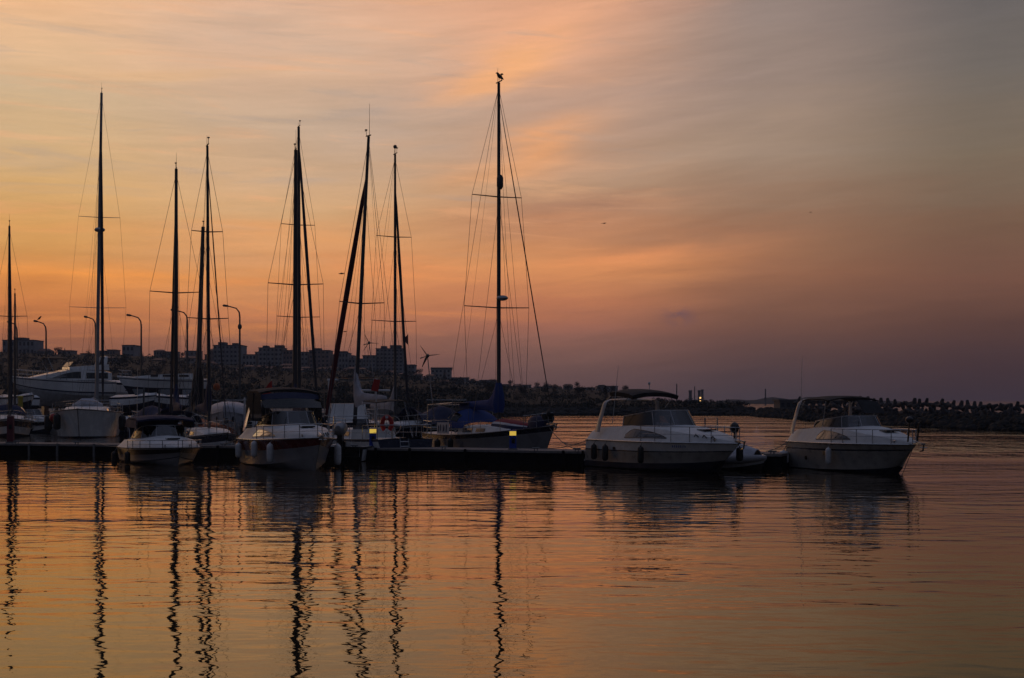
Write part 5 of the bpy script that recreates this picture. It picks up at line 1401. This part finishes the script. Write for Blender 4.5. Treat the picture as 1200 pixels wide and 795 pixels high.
mb.tube([(-4.15, -1.4, 3.72), (-4.15, 1.4, 3.72)], 0.07, 6); mb.tube([(-4.6, -1.3, 3.72), (-3.7, -1.3, 3.72)], 0.05, 6); M2.part(mb, 'stern_gantry', 'fwhite')
mb = MB(); mb.box((-4.1, -0.2, 3.85), (0.9, 2.0, 0.05)); M2.part(mb, 'solar_panel', 'navy')

# boat under a pale tarpaulin, bow on
h = Hull(8, 2.9, 1.6, 2.0, draft=0.6, tb=0.9, tmax=0.45, p=2.0, rake=0.8)
M3 = Boat('covered_boat', 'tall boat shrouded in a pale grey tarpaulin behind the red banded cruiser', 'motorboat', (PX(261, 98), 100), 6, h)
M3.part(h.mesh((0, .1, .8, 1), [1, 0, 0, 0]), 'hull', ['tarp', 'anti'])
rings = []
for i in range(17):
    u = i / 16; t = u; bb = 1.45 * h.half(t); zs = h.zs(t); x = h.X(t, zs); hh = 1.0 * (1 - u ** 3 * 0.6)
    rings.append([(x, bb * 1.02 * cos(pi * k / 10), zs - 0.12 + hh * sin(pi * k / 10) ** 0.8 + 0.03 * sin(k * 2.3 + i)) for k in range(11)])
mb = MB(); mb.loft(rings, closed=False); mb.add(rings[0], [tuple(range(10, -1, -1))]); mb.add(rings[-1], [tuple(range(11))]); M3.part(mb, 'tarpaulin', 'tarp')
for sd in (1, -1):
    mb = MB(); c = h.side(0.86, 0.6, sd, 0.01); mb.ell(c, (0.22, 0.06, 0.18), 10, 6); M3.part(mb, 'hawse_hole', 'rubber')
t = thing('buoy', 'dark orange ball buoy on top of the tarpaulin shrouded boat', 'buoy', (PX(254, 97), 97.0, PZ(453.5, 97)))
mb = MB(); mb.ell((0, 0, 0), (0.22, 0.22, 0.24), 10, 8); mb.build('ball', 'orange', t)
mb = MB(); mb.tube([(0, 0, 0.2), (0, 0, 0.32)], 0.05, 6); mb.build('eye', 'rubber', t)
# low boat with orange tarpaulin
h = Hull(6, 2.4, 0.8, 1.0, draft=0.3, tb=0.9, tmax=0.45, p=2.2, rake=0.5)
M4 = Boat('work_boat', 'small work boat under a rust orange tarpaulin beside the navy canopy', 'motorboat', (PX(236, 77), 78), 30, h)
M4.part(h.mesh((0, .1, .8, 1), [1, 0, 0, 0]), 'hull', ['wood', 'anti'])
rings = [[(lerp(-2.7, 1.6, i / 8), 1.1 * cos(pi * k / 10), 0.8 + (0.95 - 0.05 * i) * sin(pi * k / 10) ** 0.7 + 0.03 * sin(k * 2 + i * 1.7)) for k in range(11)] for i in range(9)]
mb = MB(); mb.loft(rings, closed=False); mb.add(rings[0], [tuple(range(10, -1, -1))]); mb.add(rings[-1], [tuple(range(11))]); M4.part(mb, 'tarpaulin', 'orange')

# --- hauled out boats on the quay
QZ = 1.2


def stand(label, x, y, ztop, group):
    t = thing('boat_stand', label, 'boat stand', (x, y, QZ), 0, group)
    hh = ztop - QZ
    mb = MB(); mb.tube([(0, 0, 0.05), (0, 0, hh)], 0.07, 6); mb.build('post', 'lamp', t)
    mb = MB()
    for k in range(3):
        an = 2 * pi * k / 3 + 0.4; mb.tube([(0.6 * cos(an), 0.6 * sin(an), 0), (0, 0, hh * 0.6)], 0.05, 5)
    mb.build('tripod', 'lamp', t)
    mb = MB(); mb.box((0, 0, hh), (0.5, 0.5, 0.08)); mb.build('pad', 'wood', t)


h = Hull(9.4, 3.5, 1.35, 1.75, draft=0.95, rake=1.4)
Y1 = Boat('motor_yacht', 'white motor yacht hauled out on the quay, bow towards the photo edge', 'motor yacht', (PX(72, 142), 142, 3.0), -58, h)
Y1.part(h.mesh((0, .15, .25, .85, .92, 1), [1, 1, 2, 0, 2, 0]), 'hull', ['white', 'antigrey', 'navy'])
rings = [[(h.X(i / 20, h.zs(i / 20)), y * 1.78 * h.half(i / 20), h.zs(i / 20) + (0.08 if y == 0 else 0)) for y in (1, 0, -1)] for i in range(21)]
mb = MB(); mb.loft(rings, closed=False); Y1.part(mb, 'deck', 'deckwhite')
rings = []
for i in range(15):
    u = i / 14; x = lerp(-4.3, 3.4, u); w_ = 1.45 * (1 - 0.75 * max(0, (u - 0.55) / 0.45) ** 1.8); hh = interp(u, [0, 0.08, 0.45, 0.62, 0.85, 1], [0.7, 0.85, 1.0, 0.75, 0.35, 0.05]); z0 = 1.45
    rings.append([(x, w_, z0), (x, w_ * 0.92, z0 + hh), (x, w_ * 0.4, z0 + hh + 0.1), (x, -w_ * 0.4, z0 + hh + 0.1), (x, -w_ * 0.92, z0 + hh), (x, -w_, z0)])
mb = MB(); mb.loft(rings); Y1.part(mb, 'superstructure', 'white')
for sd in (1, -1):
    g = [[(lerp(-1.4, 1.6, u), sd * (1.45 * (1 - 0.08 * 0.3) + 0.03) * (1 - 0.75 * max(0, (lerp(0.37, 0.72, u) - 0.55) / 0.45) ** 1.8), 1.62), (lerp(-1.4, 1.2, u), sd * (1.36 + 0.03) * (1 - 0.75 * max(0, (lerp(0.37, 0.72, u) - 0.55) / 0.45) ** 1.8), 1.62 + 0.62 * (1 - u ** 2))] for u in [i / 8 for i in range(9)]]
    mb = MB(); mb.sheet(g, 0.02); Y1.part(mb, 'cabin_window', 'cabinglass')
    g = [[(lerp(-3.9, -1.9, u), sd * 1.47, 1.62), (lerp(-3.9, -1.9, u), sd * 1.41, 2.15)] for u in [i / 4 for i in range(5)]]
    mb = MB(); mb.sheet(g, 0.02); Y1.part(mb, 'cabin_window', 'cabinglass')
rings = []
for i in range(9):
    u = i / 8; x = lerp(-4.1, -0.4, u); hh = 0.55 * (1 - 0.55 * u)
    rings.append([(x, 1.25, 2.42), (x, 1.2, 2.42 + hh), (x, -1.2, 2.42 + hh), (x, -1.25, 2.42)])
mb = MB(); mb.loft(rings); Y1.part(mb, 'flybridge', 'white')
mb = MB(); mb.sheet([[(-0.4, y, 2.7), (-0.8, y * 0.9, 3.15)] for y in (-1.15, -.6, 0, .6, 1.15)], 0.015); Y1.part(mb, 'windscreen', 'glass')
arch(Y1, -3.6, -3.9, 1.3, 2.8, 3.7, 0.3)
mb = MB(); mb.sheet([[(x, y, 3.55 - 0.1 * y * y) for y in (-1.1, 0, 1.1)] for x in (-0.4, 0.7, 1.6)], 0.04); Y1.part(mb, 'bimini_top', 'canvasblack')
for sd in (1, -1):
    mb = MB(); mb.tube([(-0.4, sd * 1.1, 2.7), (-0.3, sd * 1.1, 3.43)], 0.03, 5); mb.tube([(1.0, sd * 1.0, 2.3), (1.5, sd * 1.1, 3.43)], 0.05, 5); Y1.part(mb, 'bimini_pole', 'steel')
pts = [h.side(lerp(0.5, 0.99, i / 8), 1, -1, -0.05) for i in range(9)]; pts += [Vector((p.x, -p.y, p.z)) for p in reversed(pts)]
rail(Y1, pts, 0.7, [1, 3, 5, 7, 10, 12, 14, 16], 0.03)
for k, (dx, dy, lab) in enumerate(((-3, -1.2, 'prop stand under the stern quarter of the hauled out motor yacht'), (0, -1.3, 'prop stand amidships under the hauled out motor yacht'), (3, -0.7, 'prop stand under the bow of the hauled out motor yacht'))):
    q = Y1.w((dx, dy, 0)); stand(lab, q.x, q.y, 3.1, 'stands under the motor yacht')
for dx, lab in ((-2.5, 'keel block under the aft part of the motor yacht'), (1.5, 'keel block under the forward part of the motor yacht')):
    q = Y1.w((dx, 0, 0)); t = thing('keel_block', lab, 'keel block', (q.x, q.y, QZ), Y1.yaw, 'keel blocks'); mb = MB(); mb.box((0, 0, 0.22), (0.5, 1.2, 0.44)); mb.box((0, 0, 0.67), (0.4, 1.0, 0.44)); mb.build('timber', 'wood', t)

h = Hull(8.4, 3.0, 1.0, 1.25, draft=0.7, tb=0.7, tmax=0.45, p=1.9, rake=1.1, chine=0.8, zbow=0.25, flare=0.7, spring=0.05, trake=-0.3)
Y2 = Boat('hauled_out_yacht', 'pale sailing hull standing on props on the quay, its bow beside the motor yacht', 'sailboat', (PX(188, 142), 143, 3.55), -66, h)
Y2.part(h.mesh((0, .12, .5, .8, .88, 1), [1, 1, 0, 0, 2, 0]), 'hull', ['white', 'anti', 'navy'])
rings = [[(h.X(i / 20, h.zs(i / 20)), y * 1.58 * h.half(i / 20), h.zs(i / 20) + (0.08 if y == 0 else 0)) for y in (1, 0, -1)] for i in range(21)]
mb = MB(); mb.loft(rings, closed=False); Y2.part(mb, 'deck', 'deckwhite')
rings = []
for i in range(13):
    u = i / 12; x = lerp(-2.6, 2.6, u); w_ = 1.0 * (1 - 0.5 * u ** 2); hh = 0.5 * (1 - 0.6 * u ** 2); z0 = 1.05
    rings.append([(x, w_, z0), (x, w_ * 0.9, z0 + hh), (x, -w_ * 0.9, z0 + hh), (x, -w_, z0)])
mb = MB(); mb.loft(rings); cb = Y2.part(mb, 'cabin', 'deckwhite')
for sd in (1, -1):
    for x0, x1 in ((-2.2, -1.3), (-0.9, 0.2), (0.6, 1.3)):
        mb = MB(); mb.box(((x0 + x1) / 2, sd * 0.97 * (1 - 0.12 * max(0, x1)), 1.33), (x1 - x0, 0.05, 0.2)); Y2.part(mb, 'cabin_window', 'cabinglass', cb)
rings = [[(lerp(-0.9, 0.9, u) + dx, 0.12 * s2 * cos(2 * pi * k / 8) * 0.9 if False else y2, z2) for dx, y2, z2 in ((0, 0.14, -0.55), (-0.1, 0.1, -1.9), (0.1, -0.1, -1.9), (0, -0.14, -0.55))] for u, s2 in ((0, 1), (0.5, 1), (1, 1))]
mb = MB(); mb.loft(rings); Y2.part(mb, 'keel', 'anti')
mb = MB(); mb.box((-3.4, 0, -0.5), (0.5, 0.08, 1.1)); Y2.part(mb, 'rudder', 'anti')
pts = [h.side(lerp(0.86, 0.99, i / 3), 1, -1, -0.05) for i in range(4)]; pts += [Vector((p.x, -p.y, p.z)) for p in reversed(pts)]
rail(Y2, pts, 0.6, [1, 2, 5, 6], 0.025, 'pulpit')
for k, (dx, dy, lab) in enumerate(((-3, -1.1, 'prop stand under the stern of the hauled out sailing hull'), (0, -1.3, 'prop stand amidships under the hauled out sailing hull'), (3, -0.8, 'prop stand under the bow of the hauled out sailing hull'))):
    q = Y2.w((dx, dy, 0)); stand(lab, q.x, q.y, 3.5, 'stands under the sailing hull')
# third hauled out boat further back, bow between the two
h = Hull(8.2, 2.8, 1.1, 1.4, draft=0.6, rake=1.0)
Y3 = Boat('motorboat', 'low pale motorboat stored on the quay between the yacht and the sailing hull', 'motorboat', (PX(128, 152), 152, 3.2), -70, h)
Y3.part(h.mesh((0, .15, .8, 1), [1, 1, 0, 2]), 'hull', ['white', 'antigrey', 'navy'])
rings = [[(h.X(i / 20, h.zs(i / 20)), y * 1.38 * h.half(i / 20), h.zs(i / 20) + (0.25 * sin(pi * min(1, i / 16)) if y == 0 else 0)) for y in (1, 0, -1)] for i in range(21)]
mb = MB(); mb.loft(rings, closed=False); Y3.part(mb, 'deck', 'deckwhite')
mb = MB(); mb.sheet([[(0.8, y, 1.35), (0.3, y * 0.9, 1.85)] for y in (-1, -.5, 0, .5, 1)], 0.015); Y3.part(mb, 'windscreen', 'glass')
for dx in (-2.5, 2.0):
    q = Y3.w((dx, -0.9, 0)); stand('prop stand under the %s of the low stored motorboat' % ('stern' if dx < 0 else 'bow'), q.x, q.y, 3.1, 'stands under the stored motorboat')
# row of small boats stored along the quay edge, and yard shed
for px, D, a_, L_, lab in ((4, 136, -50, 6.0, 'small white boat on the quay beneath the short single spreader mast'), (24, 131, 40, 5.0, 'small white boat on the quay edge below the motor yacht bow'), (196, 133, -30, 5.5, 'small white boat on the quay edge below the hauled out sailing hull'),
                           (222, 136, 20, 5.0, 'small boat on the quay beside the tarpaulin shrouded boat'), (160, 131, 60, 4.6, 'small boat on the quay edge beyond the navy canopied boat')):
    h = Hull(L_, 2.0, 0.9, 1.1, draft=0.35, rake=0.6)
    b_ = Boat('stored_boat', lab, 'motorboat', (PX(px, D), D, QZ + 0.75), a_, h)
    b_.part(h.mesh((0, .2, .8, 1), [1, 1, 0, 2]), 'hull', ['white', 'anti', 'navy'])
    rings = [[(h.X(i / 14, h.zs(i / 14)), y * 0.98 * h.half(i / 14), h.zs(i / 14) + (0.22 if y == 0 else 0)) for y in (1, 0, -1)] for i in range(15)]
    mb = MB(); mb.loft(rings, closed=False); b_.part(mb, 'deck', 'deckwhite')
    mb = MB(); mb.sheet([[(0.5, y, 1.1), (0.1, y * 0.9, 1.6)] for y in (-.7, -.3, 0, .3, .7)], 0.015); b_.part(mb, 'windscreen', 'glass')
    mb = MB(); mb.box((0, 0, -0.55), (L_ * 0.55, 1.2, 0.4)); b_.part(mb, 'trailer_bed', 'lamp')
t = thing('bollard', 'short yellow bollard on the quay below the motor yacht bow', 'bollard', (PX(24, 129), 129, QZ))
mb = MB(); mb.tube([(0, 0, 0), (0, 0, 1.6)], [0.22, 0.2], 8); mb.build('post', 'yellow', t); mb = MB(); mb.ell((0, 0, 1.65), (0.26, 0.26, 0.14), 8, 6); mb.build('cap', 'yellow', t)


def mooring_pole(label, px, D, ytop, r=0.06, mat='lamp'):
    z = PZ(ytop, D); t = thing('mooring_pole', label, 'pole', (PX(px, D), D, -0.6), 0, 'mooring poles')
    mb = MB(); mb.tube([(0, 0, 0), (0.03, 0, z + 0.6)], [r, r * 0.9], 7); mb.build('shaft', mat, t)
    mb = MB(); mb.tube([(0.03, 0, z + 0.55), (0.03, 0, z + 0.68)], [r * 1.3, r * 0.6], 7); mb.build('cap', mat, t)


for px, D, yt, lab in ((286, 82, 468, 'pale pole beside the canopy of the red banded cruiser'), (296.5, 84, 461, 'taller pale pole next to the canopy of the red banded cruiser'), (186, 88, 458, 'pole standing right behind the dark blue yacht mast'), (168, 92, 456, 'thin pole between the dark blue yacht and the bow on hull'),
                       (222, 90, 462, 'pole beside the work boat with rust orange tarpaulin'), (384, 84, 470, 'pole between the red banded cruiser and the outboard boat')):
    mooring_pole(lab, px, D, yt, mat='fwhite' if px > 280 else 'lamp')


# ---------------------------------------------------------------- street lamps on the quay
def lamp(label, px_pole, px_head, ytop, D, ybase=478):
    x = PX(px_pole, D); hx = PX(px_head, D) - x; zt = PZ(ytop, D); 
    t = thing('street_lamp', label, 'street lamp', (x, D, QZ), 0, 'street lamps of the boatyard')
    H = zt - QZ
    mb = MB(); mb.tube([(0, 0, 0), (0, 0, H * 0.5), (0, 0, H - 1.0)], [0.13, 0.10, 0.075], 8); mb.build('pole', 'lamp', t)
    mb = MB(); mb.tube([(0, 0, H - 1.0), (hx * 0.04, 0, H - 0.55), (hx * 0.22, 0, H - 0.2), (hx * 0.6, 0, H - 0.04), (hx * 0.8, 0, H)], [0.075, 0.07, 0.06, 0.055, 0.05], 6); mb.build('arm', 'lamp', t)
    mb = MB(); mb.tube([(hx * 0.68, 0, H), (hx * 0.78, 0, H + 0.02), (hx, 0, H + 0.06), (hx * 1.06, 0, H + 0.05)], [0.06, 0.13, 0.14, 0.05], 8, flat=0.8); mb.build('lamp_head', 'lamp', t)
    mb = MB(); mb.box((0, 0, 0.5), (0.3, 0.3, 1.0), taper=0.8); mb.build('base', 'lamp', t)
    return t


lamp('curved street lamp half hidden by the mast at the photo edge', 20, 9, 378, 150)
lamp('curved street lamp with a bird perched on its head', 54, 40, 377, 150)
lamp('curved street lamp whose head shows beside the mast carrying the round radar dome', 112, 99, 372, 152)
lamp('curved street lamp standing clear between the first two tall masts', 165.5, 149, 370, 148)
lamp('curved street lamp crossing behind the dark blue yacht mast', 219.5, 201, 364, 146)
t = lamp('tallest street lamp, standing clear above the tarpaulin shrouded boat', 281, 262, 359, 142)
mb = MB(); hh = PZ(383, 142) - QZ; mb.ell((0, 0, hh), (0.2, 0.2, 0.28), 8, 6); mb.build('junction_box', 'lamp', t)


# ---------------------------------------------------------------- birds
def bird(label, loc, s, flying, rz=0.0):
    mb = MB()
    mb.tube([(-0.5 * s, 0, 0.0), (-0.25 * s, 0, 0.0), (0.1 * s, 0, 0.02 * s), (0.3 * s, 0, 0.05 * s), (0.42 * s, 0, 0.08 * s), (0.5 * s, 0, 0.07 * s), (0.6 * s, 0, 0.05 * s)] if flying else
            [(-0.42 * s, 0, -0.18 * s), (-0.2 * s, 0, 0.0), (0.0, 0, 0.16 * s), (0.12 * s, 0, 0.32 * s), (0.16 * s, 0, 0.42 * s), (0.24 * s, 0, 0.44 * s), (0.36 * s, 0, 0.42 * s)],
            [0.03 * s, 0.08 * s, 0.12 * s, 0.1 * s, 0.08 * s, 0.06 * s, 0.01 * s] if flying else [0.04 * s, 0.13 * s, 0.17 * s, 0.12 * s, 0.09 * s, 0.07 * s, 0.01 * s], 8)
    if flying:
        for sd in (1, -1):
            mb.sheet([[(0.18 * s - 0.04 * s * k, sd * 0.22 * s * k, 0.05 * s + 0.10 * s * sin(k * 0.9)), (-0.16 * s - 0.01 * s * k, sd * 0.22 * s * k, 0.04 * s + 0.09 * s * sin(k * 0.9))] for k in range(5)], 0.02 * s)
    else:
        for sd in (1, -1): mb.tube([(0, sd * 0.05 * s, 0.02 * s), (0.02 * s, sd * 0.05 * s, -0.2 * s)], 0.015 * s, 4)
    o = mb.build('bird', 'feather'); o.location = loc; o.rotation_euler.z = rz
    return tag(o, label, 'bird')


bird('dark bird flying in the open sky to one side of the tallest mast', at(708, 120, PZ(262, 120)), 0.32, True, 0.8)
bird('tiny bird flying high above the beige cruiser', at(950, 220, PZ(249, 220)), 0.34, True, 0.3)
bird('tiny bird flying beside the maroon furled sail', at(400, 160, PZ(321, 160)), 0.6, True, 0.2)
bird('small bird flying low beside the leaning mast', at(404, 200, PZ(389, 200)), 0.5, True, 0.2)
q = S5.w(S5.top); bird('dark bird perched on top of the tallest mast', (q.x + 0.02, q.y, q.z + 0.22), 0.55, False, 2.6)
bird('dark bird perched on a street lamp head', (PX(46.5, 150), 150, PZ(377, 150) + 0.26), 0.55, False, 0.0)


# ---------------------------------------------------------------- mooring lines
def line(label, p, q, sag=0.15, r=0.016, group='mooring lines'):
    p = Vector(p); q = Vector(q); pts = []
    for i in range(13):
        u = i / 12; v = p.lerp(q, u); v.z -= sag * 4 * u * (1 - u); pts.append(v)
    mb = MB(); mb.tube(pts, r, 5); o = mb.build('mooring_line', 'rope'); return tag(o, label, 'rope', group)


bw_ = S5.w(S5.h.side(0.98, 0.95, -1)); D = pier_D(690) + 0.3
line('mooring line from the tall masted yacht bow sagging to the pier', bw_, (PX(690, D), D, PT + 0.1), 0.35)
st1 = B3.w(B3.h.side(0.03, 1, -1)); D = pier_D(640) + 0.2
line('mooring line from the arch cruiser stern slanting down to the pier', st1, (PX(640, D), D, PT + 0.1), 0.1)
line('short mooring line crossing the others near the arch cruiser stern', B3.w(B3.h.side(0.0, 0.8, -1)), (PX(660, D), D + 0.4, PT + 0.3), 0.05)
st4 = B4.w(B4.h.side(0.03, 1.0, -1)); D = pier_D(898) + 0.2
line('mooring line from the beige cruiser stern to the pier end', st4, (PX(898, D), D, PT + 0.1), 0.06)
q = B4.w((B4.h.X(1, 0.9), 0, 0.9)); line('slack line hanging from the beige cruiser bow into the water', q, (q.x - 0.35, q.y + 0.2, -0.1), 0.0, 0.012)
q = B2.w(B2.h.side(0.02, 1, -1)); D = pier_D(262) + 0.2; line('mooring line from the red banded cruiser stern to the pier', q, (PX(262, D), D, PT + 0.1), 0.05)
q = B1.w(B1.h.side(0.02, 1, -1)); D = pier_D(115) + 0.2; line('mooring line from the navy canopied boat stern to the pier', q, (PX(112, D), D, PT + 0.1), 0.05)


# ---------------------------------------------------------------- evening haze
mb = MB(); mb.box((0, 600, 24), (2400, 1800, 54))
hz = bpy.data.materials.new('evening haze'); hz.use_nodes = True
hz.node_tree.nodes.clear()
pv_ = hz.node_tree.nodes.new('ShaderNodeVolumePrincipled'); pv_.inputs['Density'].default_value = 0.00022; pv_.inputs['Color'].default_value = (0.74, 0.82, 1.0, 1)
ho = hz.node_tree.nodes.new('ShaderNodeOutputMaterial'); hz.node_tree.links.new(pv_.outputs[0], ho.inputs['Volume'])
hb = mb.build('haze', hz); tag(hb, 'thin evening haze lying over the harbour', 'haze', kind='stuff')
